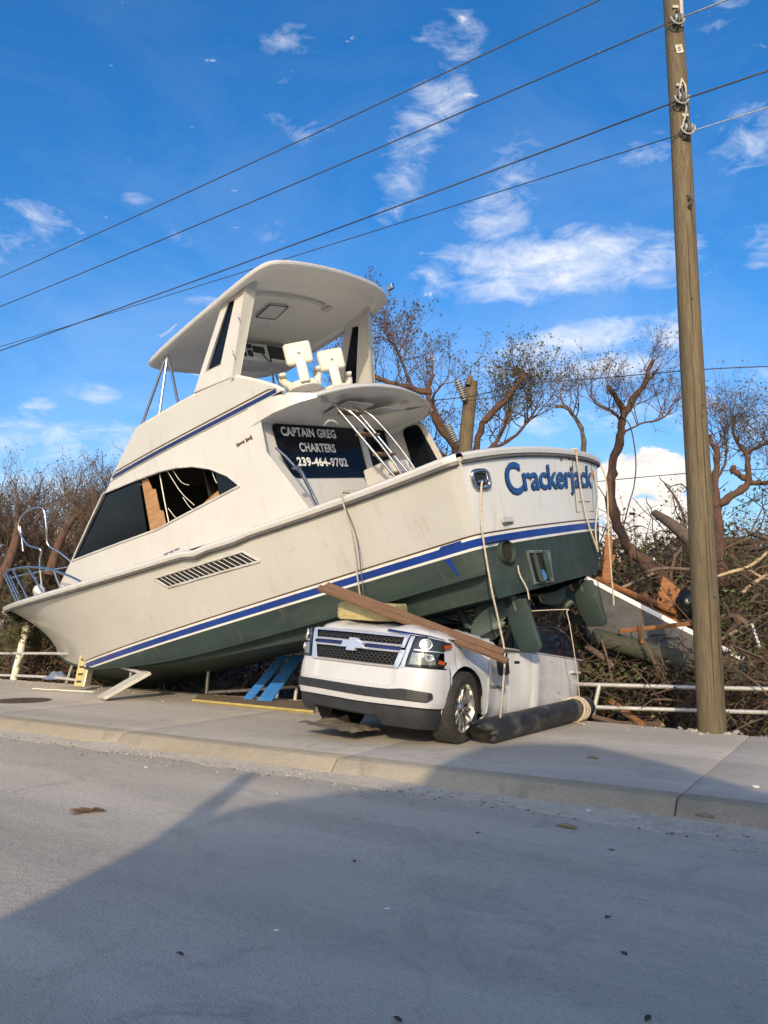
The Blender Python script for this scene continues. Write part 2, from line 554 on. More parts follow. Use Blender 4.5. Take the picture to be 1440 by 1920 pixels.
def smooth_path(pts, n=6):
    """Catmull-Rom through the points"""
    p = [Vector(q) for q in pts]
    p = [p[0] * 2 - p[1]] + p + [p[-1] * 2 - p[-2]]
    out = []
    for i in range(1, len(p) - 2):
        for k in range(n):
            t = k / n
            a, b, c, d = p[i - 1], p[i], p[i + 1], p[i + 2]
            out.append(0.5 * ((2 * b) + (c - a) * t + (2 * a - 5 * b + 4 * c - d) * t * t + (3 * b - a - 3 * c + d) * t ** 3))
    out.append(p[-2])
    return out


def round_poly(poly, r, n=4):
    """round the corners of a 2-D polygon"""
    out = []
    m = len(poly)
    for i in range(m):
        a, b, c = Vector(poly[i - 1]), Vector(poly[i]), Vector(poly[(i + 1) % m])
        k = min(r, (a - b).length * .45, (c - b).length * .45)
        p, q = b + (a - b).normalized() * k, b + (c - b).normalized() * k
        for j in range(n + 1):
            t = j / n
            out.append(tuple((1 - t) ** 2 * p + 2 * t * (1 - t) * b + t * t * q))
    return out


def patch(poly, fmap, du=0.08, dv=0.08):
    """2-D polygon cut into strips and mapped to 3-D"""
    bm = bmesh.new()
    vs = [bm.verts.new((p[0], p[1], 0)) for p in poly]
    bm.faces.new(vs)
    bmesh.ops.triangulate(bm, faces=bm.faces)
    for ax, d in ((0, du), (1, dv)):
        if not d:
            continue
        lo, hi = min(p[ax] for p in poly), max(p[ax] for p in poly)
        k = lo + d
        while k < hi - 1e-4:
            co = (k, 0, 0) if ax == 0 else (0, k, 0)
            no = (1, 0, 0) if ax == 0 else (0, 1, 0)
            bmesh.ops.bisect_plane(bm, geom=bm.verts[:] + bm.edges[:] + bm.faces[:], plane_co=co, plane_no=no)
            k += d
    bmesh.ops.triangulate(bm, faces=bm.faces)
    bm.verts.index_update()
    v = [fmap(q.co.x, q.co.y) for q in bm.verts]
    f = [tuple(q.index for q in fc.verts) for fc in bm.faces]
    bm.free()
    return MB().add(v, f)


def text_polys(body, size=1.0, offset=0.0, extrude=0.0, align='LEFT', space=1.0):
    cu = bpy.data.curves.new('lettering', 'FONT')
    cu.body = body
    cu.size = size
    cu.offset = offset
    cu.extrude = extrude
    cu.align_x = align
    cu.space_character = space
    cu.resolution_u = 4
    o = bpy.data.objects.new('lettering', cu)
    C.objects.link(o)
    dg = bpy.context.evaluated_depsgraph_get()
    me = o.evaluated_get(dg).to_mesh()
    v = [tuple(q.co) for q in me.vertices]
    f = [tuple(q.vertices) for q in me.polygons]
    o.evaluated_get(dg).to_mesh_clear()
    bpy.data.objects.remove(o)
    bpy.data.curves.remove(cu)
    return v, f
# ------------------------------------------------------------------ setting
def RD(d, n, z=0.0):
    return ROAD_D * d + ROAD_N * n + Vector((0, 0, z))


def struct(name, mb, mat, **k):
    return mb.obj(name, mat, kind='structure', **k)


# land behind the pavement: uneven soil reaching the horizon
gb = MB()
rows = []
ds = [-400, -150, -60, -30] + frange(-20, 50, 50) + [80, 160, 420]
ns = [-420, -120, -40, 5.0] + frange(10.6, 34, 26) + [50, 90, 200, 520]
for n_ in ns:
    row = []
    for d_ in ds:
        z = -0.32
        if n_ > 10.7:
            z = -0.10 - 0.30 * min(1, (n_ - 10.7) / 2) + 0.22 * noise.noise(Vector((d_ * .35, n_ * .35, 0)))
        else:
            z = -0.5
        row.append(RD(d_, n_, z))
    rows.append(row)
gb.grid(rows)
struct('ground', gb, 'soil', smooth=60)

rb = MB()
rows = []
for n_ in [-60, -20, -6] + frange(-3, 6.46, 16):
    rows.append([RD(d_, n_, 0.012 * noise.noise(Vector((d_ * .3, n_ * .5, 3))) * (1 if n_ < 6 else 0)) for d_ in [-300, -100, -40] + frange(-20, 40, 60) + [90, 300]])
rb.grid(rows)
struct('road', rb, 'asphalt', smooth=60)

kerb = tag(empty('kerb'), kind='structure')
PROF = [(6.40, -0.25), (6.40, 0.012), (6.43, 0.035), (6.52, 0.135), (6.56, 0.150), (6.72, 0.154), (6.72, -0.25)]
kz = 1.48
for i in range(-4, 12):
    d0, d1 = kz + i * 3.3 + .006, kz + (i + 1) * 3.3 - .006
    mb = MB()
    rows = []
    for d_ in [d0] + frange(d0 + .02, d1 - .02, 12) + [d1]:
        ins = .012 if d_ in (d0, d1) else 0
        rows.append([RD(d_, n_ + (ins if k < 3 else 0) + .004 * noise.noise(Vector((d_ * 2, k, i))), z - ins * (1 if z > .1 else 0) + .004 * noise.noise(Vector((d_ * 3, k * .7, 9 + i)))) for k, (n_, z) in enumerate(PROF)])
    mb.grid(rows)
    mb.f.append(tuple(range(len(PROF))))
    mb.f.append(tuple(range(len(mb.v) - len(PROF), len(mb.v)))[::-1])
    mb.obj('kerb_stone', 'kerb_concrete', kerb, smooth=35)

walk = tag(empty('sidewalk'), kind='structure')
for i in range(-4, 12):
    d0, d1 = kz + i * 3.3 + .005, kz + (i + 1) * 3.3 - .005
    dz = .004 * random.uniform(-1, 1)
    mb = MB()
    rows = []
    nn = frange(6.728, 10.9, 10)
    for d_ in [d0] + frange(d0 + .015, d1 - .015, 9) + [d1]:
        row = []
        for k, n_ in enumerate(nn):
            e = .006 if d_ in (d0, d1) else 0
            nb = n_ + (.14 * noise.noise(Vector((d_ * .9, 4, 0))) - (.4 if d_ < 4.5 else 0) * min(1, (4.5 - d_) / 3 if d_ < 4.5 else 0) if k == len(nn) - 1 else 0)
            row.append(RD(d_, nb, .15 + dz - e + .006 * noise.noise(Vector((d_ * .6, n_ * .6, 1)))))
        rows.append(row)
    mb.grid(rows)
    m0 = len(nn)
    # skirts
    for (idx, flip) in ((list(range(0, m0)), 0), (list(range(len(mb.v) - m0, len(mb.v))), 1), ([k * m0 + m0 - 1 for k in range(len(rows))], 0)):
        for a, b in zip(idx[:-1], idx[1:]):
            va, vb = mb.v[a], mb.v[b]
            mb.add([va, vb, (vb[0], vb[1], -.4), (va[0], va[1], -.4)], [(0, 1, 2, 3)])
    mb.obj('slab', 'concrete', walk, smooth=35)

# sand and dust drifted against the kerb
sb_ = MB()
rows = []
for d_ in frange(-2, 26, 240):
    wv = .30 + .22 * noise.noise(Vector((d_ * .8, 2, 0))) + .10 * noise.noise(Vector((d_ * 3, 5, 0)))
    wv = max(.10, wv)
    hv = .028 + .022 * noise.noise(Vector((d_ * 1.3, 9, 0)))
    row = []
    for t_ in frange(0, 1, 9):
        n_ = 6.46 - (wv + .06) * t_
        z = .003 + hv * (1 - t_) ** 1.6 + .008 * noise.noise(Vector((d_ * 5, n_ * 9, 1))) * (1 - t_)
        row.append(RD(d_, n_, z if t_ < 1 else -.012))
    rows.append(row)
sb_.grid(rows)
sb_.obj('sand_drift', 'sand', smooth=50, kind='structure')
# ------------------------------------------------------------------ the stranded sport-fishing boat
BS = 1.10
boat = empty('sport_fishing_boat', label='white sport-fishing boat stranded bow-down across the guard rail, stern on the crushed car', cat='boat')
_p = Vector((2.3187, 9.5852, 1.9365))
_o = Vector((0, 0, CAM_H))
boat.rotation_mode = 'XYZ'
yw, pt, rl = rad(139.85), rad(12.06), rad(-8.91)
RB = Matrix.Rotation(yw, 3, 'Z') @ Matrix.Rotation(pt, 3, 'Y') @ Matrix.Rotation(rl, 3, 'X')
BSC = .95 * BS
BPOS = _o + (_p - _o) * BS
boat.location = BPOS
boat.rotation_euler = RB.to_euler('XYZ')
boat.scale = (BSC, BSC, BSC)


def BW(p):
    return BPOS + RB @ (Vector(p) * BSC)


def ysh(x): return ip(x, [0, 2, 5, 8, 10.5, 12.5, 13.6, 14.3], [2.06, 2.14, 2.28, 2.2, 1.84, 1.2, .6, .05])
def zsh(x): return 1.74 + 1.23 * (max(x, 0) / 14.3) ** 1.6
def ych(x): return max(.02, ip(x, [0, 3, 6, 9, 11, 12.3, 12.9, 14.3], [1.72, 1.90, 1.88, 1.48, .84, .33, .06, .02]))
def zke(x): return ip(x, [0, 2, 4, 8, 10, 11.5, 12.3, 12.9, 13.5, 14, 14.3], [.03, .10, .16, .19, .32, .75, 1.28, 1.78, 2.32, 2.72, 2.92])
def zch(x): return max(ip(x, [0, 3, 6, 9, 11, 12.3, 12.9, 14.3], [.44, .46, .55, .85, 1.2, 1.52, 1.82, 2.93]), zke(x) + .02)
def flr(x): return ip(x, [0, 4, 8, 11, 14.3], [.9, .95, 1.15, 1.6, 1.8])
def zwl(x): return .70 + .017 * x


def rake(z): return .24 - .19 * z


def side(x, z, off=0.0, sgn=1):
    a, b = zch(x), zsh(x)
    t = min(1, max(0, (z - a) / (b - a)))
    y = ych(x) + (ysh(x) - ych(x)) * t ** flr(x)
    if x < .16:
        q = (.16 - x) / .16
        y -= .07 * q * q
    return Vector((x + rake(z) * max(0, 1 - x / 1.3), sgn * (y + off), z))


def trn(s, z, off=0.0):
    """transom: s -1..1 across"""
    zt = zsh(0)
    t = min(1, max(0, (z - .44) / (zt - .44)))
    yy = (1.72 - .07) + (2.06 - 1.72) * t ** .9
    if z < .44:
        yy -= .16 * (.44 - z) / .34
    x = rake(z) - .13 * (1 - abs(s) ** 3.0)
    return Vector((x - off, s * yy, z))


XS = [0, .03, .07, .12, .16] + frange(.4, 12.8, 44) + [13.1, 13.4, 13.7, 14.0, 14.15, 14.3]


def band(z0, z1, n, sgn, off=0.0, xs=XS):
    """strip of hull side between z0(x) and z1(x)"""
    rows = []
    for x in xs:
        a, b = z0(x), max(z1(x), z0(x))
        lo = zch(x)
        a, b = max(a, lo), max(b, lo)
        b = min(b, zsh(x))
        rows.append([side(x, a + (b - a) * k / n, off, sgn) for k in range(n + 1)])
    return MB().grid(rows)


def tband(z0, z1, n, off=0.0):
    rows = []
    for s in frange(-1, 1, 33):
        rows.append([trn(s, (z0(s) if callable(z0) else z0) + ((z1(s) if callable(z1) else z1) - (z0(s) if callable(z0) else z0)) * k / n, off) for k in range(n + 1)])
    return MB().grid(rows)


def tsum(a, b):
    m = MB()
    m.add(a.v, a.f)
    m.add(b.v, b.f)
    return m


def top_cam(s): return zsh(0) + .075 * (1 - s * s)
def bot_v(s): return .10 + .0 * s


ZB = [0.0, .030, .120, .152, .172]   # bottom white, blue, white, brown above the waterline
names = [('waterline_stripe', 'stripe_white'), ('boot_stripe', 'stripe_blue'), ('waterline_stripe', 'stripe_white'), ('pin_stripe', 'stripe_brown')]
LB = {'boot_stripe': 'royal blue stripe running round the hull', 'pin_stripe': 'thin brown line above the blue stripe', 'waterline_stripe': None}
for sg in (1, -1):
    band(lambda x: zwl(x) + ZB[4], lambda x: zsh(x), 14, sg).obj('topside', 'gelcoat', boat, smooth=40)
    for k, (nm, mt) in enumerate(names):
        o = band(lambda x, k=k: zwl(x) + ZB[k], lambda x, k=k: zwl(x) + ZB[k + 1], 1, sg).obj(nm, mt, boat, smooth=40)
        if LB[nm]:
            o['label'] = LB[nm]
    # underwater body: side above the chine, chine flat, bottom
    rows = []
    for x in XS:
        zc, zk_, yc = zch(x), zke(x), ych(x)
        w_ = min(1, max(0, (zwl(x) - zc) / .25))
        r = []
        top = max(zwl(x), zc)
        for k in range(4):
            r.append(side(x, top + (zc + .0 - top) * k / 3, 0, sg))
        q = .07 if x < .16 else 0
        q = q * ((.16 - x) / .16) ** 2 if x < .16 else 0
        lip = .05 * min(1, yc / .5)
        r.append(Vector((x, sg * (yc - q + lip), zc - .01)))
        r.append(Vector((x, sg * (yc - q + lip * .8), zc - .035)))
        r.append(Vector((x, sg * (yc - q - .12 * min(1, yc)), zc - .02 * min(1, yc))))
        kz_ = max(zk_, zc - ip(min(x, 11.4), [0, 2, 4, 7, 9.5, 11.5], [.32, .28, .17, .09, .05, 0]))
        ky = max(0, yc - q - .06 * min(1, yc) - .20 * (zc - kz_) / .34)
        for k in range(1, 5):
            t = k / 4
            r.append(Vector((x, sg * ((yc - q - .12 * min(1, yc)) * (1 - t) + ky * t), (zc - .02) * (1 - t) + kz_ * t)))
        for k in range(1, 5):
            t = k / 4
            r.append(Vector((x, sg * ky * (1 - t), kz_ + (min(zk_, kz_) - kz_) * t - .03 * sin(pi * t / 2) * min(1, yc))))
        r = [Vector((v_.x + (rake(v_.z) * max(0, 1 - x / 1.3) if i_ > 3 else 0), v_.y, v_.z)) for i_, v_ in enumerate(r)]
        rows.append(r)
    MB().grid(rows).obj('bottom', 'antifoul', boat, smooth=32, label='dark green antifouled hull bottom')
tband(zwl(0) + ZB[4], top_cam, 12).obj('transom', 'transom_lit_white', boat, smooth=40)
for k, (nm, mt) in enumerate(names):
    o = tband(zwl(0) + ZB[k], zwl(0) + ZB[k + 1], 1).obj(nm, mt, boat, smooth=40)
tbm = tband(bot_v, zwl(0), 6).obj('transom_bottom', 'antifoul', boat, smooth=40)

# rub rail
rr_pts, rows = [], []
for sg in (1, -1):
    rows = []
    for x in XS:
        p = side(x, zsh(x), 0, sg)
        dent = 0
        if sg == 1 and 3.3 < x < 5.0:
            dent = .035 * sin((x - 3.3) / 1.7 * pi) * (1 + .8 * sin(x * 9))
        q = [(-.05, .045), (.0, .052), (.045, .035), (.06, .0), (.045, -.045), (-.005, -.06)]
        rows.append([p + Vector((0, sg * a, b - dent)) for a, b in q])
    rr = MB().grid(rows).obj('rub_rail', 'gelcoat_white', boat, smooth=40)
    rows = []
    for x in XS:
        p = side(x, zsh(x), 0, sg)
        dent = 0
        if sg == 1 and 3.3 < x < 5.0:
            dent = .035 * sin((x - 3.3) / 1.7 * pi) * (1 + .8 * sin(x * 9))
        rows.append([p + Vector((0, sg * a, b - dent)) for a, b in [(.0, -.055), (.05, -.05), (.052, -.085), (.0, -.10)]])
    MB().grid(rows).obj('rub_strip_shade', 'rub_grey', rr, smooth=30)  # grey insert, darkened to paint the shadow line under the rail
rows = []
for s in frange(-1, 1, 33):
    p = trn(s, top_cam(s))
    rows.append([p + Vector((-a, 0, b)) for a, b in [(-.05, .045), (.0, .052), (.045, .035), (.06, .0), (.045, -.045), (-.005, -.06)]])
trr = MB().grid(rows).obj('rub_rail', 'gelcoat_white', boat, smooth=40)
rows = []
for s in frange(-1, 1, 33):
    p = trn(s, top_cam(s))
    rows.append([p + Vector((-a, 0, b)) for a, b in [(.0, -.055), (.03, -.05), (.032, -.08), (.0, -.09)]])
MB().grid(rows).obj('rub_strip_shade', 'rub_grey', trr, smooth=30)  # same painted shadow line across the stern
scr = MB().lathe([(0, -.01), (.012, -.008), (.016, 0)], 8, 'x').obj('screw', 'stainless', trr, smooth=40)
for i, s in enumerate(frange(-.93, .93, 17)):
    o = scr if i == 0 else scr.copy()
    if i:
        C.objects.link(o)
        o.parent = trr
    p = trn(s, top_cam(s) - .068, .035)
    o.location = p

# decks, cockpit well
db = MB()
rows = []
for x in frange(3.2, 14.25, 30):
    y = ysh(x) - .02
    rows.append([Vector((x, y * s, zsh(x) + .03 + .10 * (1 - s * s) * min(1, y))) for s in frange(-1, 1, 15)])
db.grid(rows).obj('foredeck', 'gelcoat_white', boat, smooth=40)
db = MB()
for sg in (1, -1):
    rows = []
    for x in frange(0, 3.3, 14):
        y = side(x, zsh(x)).y
        rows.append([Vector((x, sg * (y - .02), zsh(x) + .045)), Vector((x, sg * (y - .33), zsh(x) + .055)), Vector((max(x, .4), sg * (y - .48), .75))])
    db.grid(rows)
rows = []
for s in frange(-1, 1, 25):
    p = trn(s, top_cam(s))
    rows.append([p + Vector((.02, 0, .048)), p + Vector((.34, -.12 * s, .05)), Vector((p.x + .42, p.y * .8, .75))])
db.grid(rows)
db.add([(0, 1.7, .75), (0, -1.7, .75), (3.3, -1.7, .75), (3.3, 1.7, .75)], [(0, 1, 2, 3)])
db.obj('cockpit', 'gelcoat_white', boat, smooth=40)


# house side walls with their window openings
def hy(x, z):
    return 1.80 - .075 * (z - 2.2) - .028 * max(0, x - 5) ** 1.6


def zdeck(x): return zsh(x) + .03
def zstr(x): return 3.55 + .045 * x
def ztop(x):
    if x < 3.05:
        return lin(x, [2.42, 3.05], [zdeck(2.42) + .02, 2.95])
    if x <= 7.1:
        return zstr(x)
    return lin(x, [7.1, 9.75], [zstr(7.1), 2.58])


WLO = ([3.72, 5.85, 8.98], [2.665, 2.63, 2.905])
WHI = ([3.72, 3.95, 4.3, 4.7, 5.1, 5.6, 6.3, 7.42, 8.98], [2.665, 2.9, 3.13, 3.31, 3.43, 3.53, 3.62, 3.745, 2.915])
HX = sorted(set([2.42, 2.6, 2.8, 3.0, 3.049, 3.051, 3.3, 3.5, 3.72] + [round(v, 3) for v in frange(3.76, 8.94, 60)] + [7.1, 7.42, 8.98, 9.2, 9.5, 9.75]))
for sg in (1, -1):
    mb = MB()

    def col(x, z):
        return Vector((x, sg * hy(x, z), z))
    rows_lo, rows_hi, rows_full1, rows_full2 = [], [], [], []
    for x in HX:
        zb, zt = zdeck(x) - .05, ztop(x)
        if 3.72 <= x <= 8.98:
            lo, hi = lin(x, *WLO), lin(x, *WHI)
            rows_lo.append([col(x, zb + (lo - zb) * k / 4) for k in range(5)])
            rows_hi.append([col(x, hi + (max(zt, hi) - hi) * k / 5) for k in range(6)])
        if x <= 3.72:
            rows_full1.append([col(x, zb + (zt - zb) * k / 9) for k in range(10)])
        if x >= 8.98:
            rows_full2.append([col(x, zb + (zt - zb) * k / 4) for k in range(5)])
    for r in (rows_lo, rows_hi, rows_full1, rows_full2):
        mb.grid(r)
    hs_ = mb.obj('house_side', 'gelcoat_white', boat, smooth=40)
    # inner lining a little inboard, so that the openings have depth
    rv = MB()
    edge = [(x, lin(x, *WLO)) for x in frange(3.72, 8.98, 50)] + [(x, lin(x, *WHI)) for x in frange(8.98, 3.72, 70)]
    rows = [[Vector((x, sg * hy(x, z), z)) for (x, z) in edge], [Vector((x, sg * (hy(x, z) - .09), z)) for (x, z) in edge]]
    rv.grid(rows, True).obj('window_reveal', 'gelcoat_white', hs_, smooth=40)
    # trim bead round the opening
    MB().tube([Vector((x, sg * (hy(x, z) + .008), z)) for (x, z) in edge] + [Vector((3.72, sg * (hy(3.72, 2.665) + .008), 2.665))], .018, 6).obj('window_trim', 'gelcoat_white', hs_, smooth=60)

    def wpt(off):
        return lambda u, v: Vector((u, sg * (hy(u, v) - off), v))

    def wpoly(x0, x1, m=24):
        return [(x, lin(x, *WLO)) for x in frange(x0, x1, m)] + [(x, lin(x, *WHI)) for x in frange(x1, x0, m)]
    patch([q for q in wpoly(6.25, 8.97)], wpt(.035), .3, 0).obj('window_pane', 'tint_glass', boat, smooth=40, label='long dark forward side window')
    if sg == 1:
        patch(wpoly(3.74, 4.25), wpt(.035), .3, 0).obj('window_pane', 'tint_glass', boat, smooth=40, label='dark sliver of glass left at the aft tip of the broken window')
        pl = MB()
        edge_l = [(5.72, 2.64), (6.20, 2.66), (6.24, 3.60), (6.05, 3.58), (5.95, 3.35), (5.86, 3.32), (5.83, 2.95), (5.74, 2.9)]
        patch(edge_l, wpt(.075), .2, .2).obj('torn_plywood', 'broken_ply', boat, smooth=40, label='torn strip of plywood standing in the broken window')
        for (a, b, r) in [((5.62, 2.64), (5.72, 3.54), .018), ((5.58, 2.9), (5.3, 2.64), .01), ((5.45, 3.5), (4.95, 2.75), .010), ((5.3, 3.46), (5.0, 3.1), .008), ((5.15, 2.95), (4.9, 2.66), .009), ((4.35, 3.1), (4.28, 2.9), .012)]:
            p0, p1 = Vector((a[0], hy(*a) - .06, a[1])), Vector((b[0], hy(*b) - .10, b[1]))
            mid = (p0 + p1) / 2 + Vector((.05, -.03, -.06))
            MB().tube(smooth_path([p0, mid, p1], 4), r * .6, 5).obj('torn_strip', 'white_vinyl', boat, smooth=60)
        patch([(4.28, 2.66), (4.85, 2.65), (4.62, 2.72), (4.30, 2.78)], wpt(.07), .3, 0).obj('torn_lining', 'broken_ply', boat, smooth=40)
    else:
        patch(wpoly(3.74, 6.25), wpt(.035), .3, 0).obj('window_pane', 'tint_glass', boat, smooth=40)
# dark saloon inside
sb = MB()
for (x0, x1) in ((3.3, 8.6),):
    sb.add([(x0, 1.3, 1.6), (x1, 1.2, 1.9), (x1, -1.2, 1.9), (x0, -1.3, 1.6), (x0, 1.3, 3.6), (7.0, 1.2, 3.7), (7.0, -1.2, 3.7), (x0, -1.3, 3.6)],
           [(0, 1, 2, 3), (4, 5, 6, 7), (0, 3, 7, 4), (1, 2, 6, 5), (3, 2, 6, 7)])
sb.add([(5.0, 1.25, 1.7), (5.05, 1.25, 1.7), (5.05, .2, 1.7), (5.0, .2, 1.7), (5.0, 1.25, 3.5), (5.05, 1.25, 3.5), (5.05, .2, 3.5), (5.0, .2, 3.5)], [(0, 1, 2, 3), (4, 5, 6, 7), (0, 1, 5, 4), (1, 2, 6, 5), (2, 3, 7, 6), (3, 0, 4, 7)])
sb.obj('saloon_lining', 'cabin_dark', boat)
# raked front with windscreen panels
mb = MB()
rows = []
for x in frange(7.1, 9.75, 10):
    z = ztop(x)
    y = hy(x, z)
    rows.append([Vector((x + .35 * (1 - s * s), y * s, z - .03 * (1 - s * s))) for s in frange(-1, 1, 13)])
mb.grid(rows)
rows = []
for z in frange(2.58, 2.3, 3):
    y = hy(9.75, 2.58)
    rows.append([Vector((9.75 + .35 * (1 - s * s), y * s, z)) for s in frange(-1, 1, 13)])
mb.grid(rows)
fr = mb.obj('house_front', 'gelcoat_white', boat, smooth=40)
for s0, s1 in ((-.9, -.34), (-.3, .3), (.34, .9)):
    rows = []
    for x in frange(7.45, 9.0, 6):
        z = ztop(x)
        y = hy(x, z)
        rows.append([Vector((x + .35 * (1 - s * s) + .012, y * s, z - .03 * (1 - s * s) + .014)) for s in frange(s0, s1, 7)])
    MB().grid(rows).obj('windscreen', 'tint_glass', fr, smooth=40)

BADGE_X, BADGE_Z = 3.62, 3.26
# flybridge coaming
def fyb(x): return lin(x, [2.5, 3.45, 4.5, 6.05, 7.1], [3.70, 4.29, 4.38, 4.45, zstr(7.1) + .01])
def ftop(x):
    if x < 3.45:
        t = (x - 2.50) / .95
        return 3.645 + (4.29 - 3.645) * (t ** .85 if t > 0 else 0)
    return fyb(x)


FXS = frange(2.50, 3.45, 12) + frange(3.55, 6.05, 14) + frange(6.15, 7.1, 8)
for sg in (1, -1):
    rows, rin = [], []
    for x in FXS:
        zb = lin(x, [2.5, 2.85], [3.62, zstr(2.85)]) if x < 2.85 else zstr(x)
        zt = max(ftop(x), zb + .005)
        if x < 2.75:
            zb = zstr(x) + (zt - zstr(x)) * 0
        rows.append([Vector((x, sg * (hy(x, zb + (zt - zb) * k / 5) + .015), zb + (zt - zb) * k / 5)) for k in range(6)])
        rin.append([rows[-1][-1], Vector((x - .0, sg * (hy(x, zt) - .09), zt + .0)), Vector((x, sg * (hy(x, zb) - .10), zb))])
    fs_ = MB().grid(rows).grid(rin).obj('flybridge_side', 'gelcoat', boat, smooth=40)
    MB().tube([r[0] + Vector((0, -sg * .04, .004)) for r in rin], .035, 6).obj('coaming_cap', 'underside', fs_, smooth=60)
    for (a, b, mt, nm) in ((.012, .075, 'stripe_navy', 'side_stripe'), (.10, .122, 'stripe_brown', 'side_pin_stripe')):
        rows = []
        for x in frange(2.62, 7.0, 30):
            e = [min(zstr(x) + q, max(ftop(x) - .01, zstr(x) + .001)) for q in (a, b)]
            rows.append([Vector((x, sg * (hy(x, z) + .019), z)) for z in e])
        MB().grid(rows).obj(nm, mt, fs_, smooth=40)
rows = []
for x, z in zip(frange(6.05, 7.1, 8), [fyb(q) for q in frange(6.05, 7.1, 8)]):
    rows.append([Vector((x + .3 * (1 - s * s), (hy(x, z) + .01) * s, z)) for s in frange(-1, 1, 13)])
MB().grid(rows).obj('flybridge_front', 'gelcoat', boat, smooth=40)
MB().add([(3.2, 1.6, 3.68), (7.0, 1.5, 3.80), (7.0, -1.5, 3.80), (3.2, -1.6, 3.68)], [(0, 1, 2, 3)]).obj('flybridge_floor', 'gelcoat_white', boat)
# two rubbed fender marks and the maker's badge on the port coaming
for k in range(9):
    x = BADGE_X - .036 * k - (.03 if k > 4 else 0)
    z = BADGE_Z + .0 * k
    hgt = (.06, .04, .035, .035, .045, .06, .04, .035, .07)[k]
    MB().box((x, hy(x, z) + .004, z), (.026, .006, hgt), Matrix.Rotation(.25, 3, 'Y')).obj('maker_badge', 'stripe_brown', boat)

# overhang of the flybridge deck above the cockpit, with its drip lip
OUT = [(3.25, 1.66), (3.0, 1.68), (2.75, 1.68), (2.4, 1.60), (2.1, 1.36), (1.9, 1.05), (1.78, .6), (1.76, 0), (1.82, -.5), (1.95, -1.0), (2.15, -1.38), (2.45, -1.62), (2.75, -1.69), (3.0, -1.68), (3.25, -1.66)]
OUTS = [tuple(q[:2]) for q in smooth_path([(a, b, 0) for a, b in OUT], 3)]


def ocr(y, x): return 3.45 + .09 * (1 - (y / 1.7) ** 2) - .02 * (x - 2)


mb = MB()
rows = []
for (k, dz) in ((0, 0), (.03, .045), (.07, .085), (.15, .11), (.55, .13)):
    rows.append([Vector((x + (2.9 - x) * k, y * (1 - k), ocr(y, x) + dz)) for x, y in OUTS])
mb.grid(rows)
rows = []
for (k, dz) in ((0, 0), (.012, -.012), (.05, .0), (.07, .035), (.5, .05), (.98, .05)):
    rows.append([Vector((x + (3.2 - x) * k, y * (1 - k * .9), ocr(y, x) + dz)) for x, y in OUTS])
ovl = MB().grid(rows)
ov = mb.obj('deck_overhang', 'gelcoat_white', boat, smooth=40)
ovl.obj('overhang_underside', 'underside_lit_white', ov, smooth=40)  # underside split off, bounce light painted into its white
for (x, y) in ((2.75, 1.15), (2.25, .75), (2.2, -.75), (2.6, -1.25)):
    z = ocr(y, x) + .03
    MB().lathe([(0, -.008), (.06, -.008), (.085, -.004), (.09, .02)], 20, 'z', (x, y, z)).obj('ceiling_lamp', 'underside', ov, smooth=40)
# hatch opening and its lid
hm = Matrix.Rotation(rad(-12), 3, 'Y')
MB().box((2.55, .30, 3.495), (.55, .62, .02)).obj('hatch_opening', 'stripe_white', ov, bevel=.008)
MB().box((2.42, -.35, 3.455), (.55, .55, .025), hm).obj('hatch_lid', 'gelcoat_white', ov, bevel=.02)

for sg in (1, -1):
    rows = []
    for x in frange(2.15, 3.25, 12):
        a_ = ocr(1.66, x) - .01
        b_ = lin(x, [2.15, 2.45, 2.85], [a_ + .06, 3.62, zstr(2.85) + .004]) if x < 2.85 else zstr(x) + .004
        yo = lin(x, [2.15, 2.4, 2.75], [1.40, 1.58, 1.69])
        rows.append([Vector((x, sg * min(hy(x, z) + .012, yo + .03 - .02 * (z - a_)), z)) for z in frange(a_, b_, 4)])
    MB().grid(rows).obj('overhang_root', 'gelcoat_white', boat, smooth=40)
    rows = [[r_[-1], r_[-1] + Vector((.05, -sg * .15, .01)), r_[-1] + Vector((.2, -sg * .5, -.02))] for r_ in rows]
    MB().grid(rows).obj('deck_edge', 'gelcoat_white', boat, smooth=60)
# aft bulkhead
BX = 3.2
blk = MB().add([(BX, 1.75, .75), (BX, -1.75, .75), (BX, -1.70, 3.6), (BX, 1.70, 3.6)], [(0, 1, 2, 3)]).obj('aft_bulkhead', 'gelcoat_white', boat)


def aft(off):
    return lambda u, v: Vector((BX - off, u, v))


wp = round_poly([(1.38, 3.46), (1.36, 3.0), (1.18, 2.60), (-.60, 2.60), (-.62, 3.47)], .12)
patch(wp, aft(.012), .4, .4).obj('salon_window', 'tint_glass', blk, label='dark aft window carrying white lettering')
dp = [(-.74, 3.50), (-.74, 1.15), (-1.36, 1.15), (-1.36, 3.50)]
patch(dp, aft(.012), .4, .4).obj('salon_door', 'tint_glass', blk)
for (u0, u1) in ((-.60, -.74), (-1.36, -1.42)):
    MB().box((BX - .02, (u0 + u1) / 2, 2.4), (.05, abs(u1 - u0), 2.2)).obj('door_post', 'gelcoat_white', blk, bevel=.008)
MB().box((BX - .025, -1.30, 2.3), (.04, .05, 1.9)).obj('door_frame', 'stripe_brown', blk)
LINES = [('CAPTAIN GREG', 1.215, -.02, 3.265, .150), ('CHARTERS', .90, .075, 3.02, .148), ('239-464-9702', 1.03, -.13, 2.785, .150)]
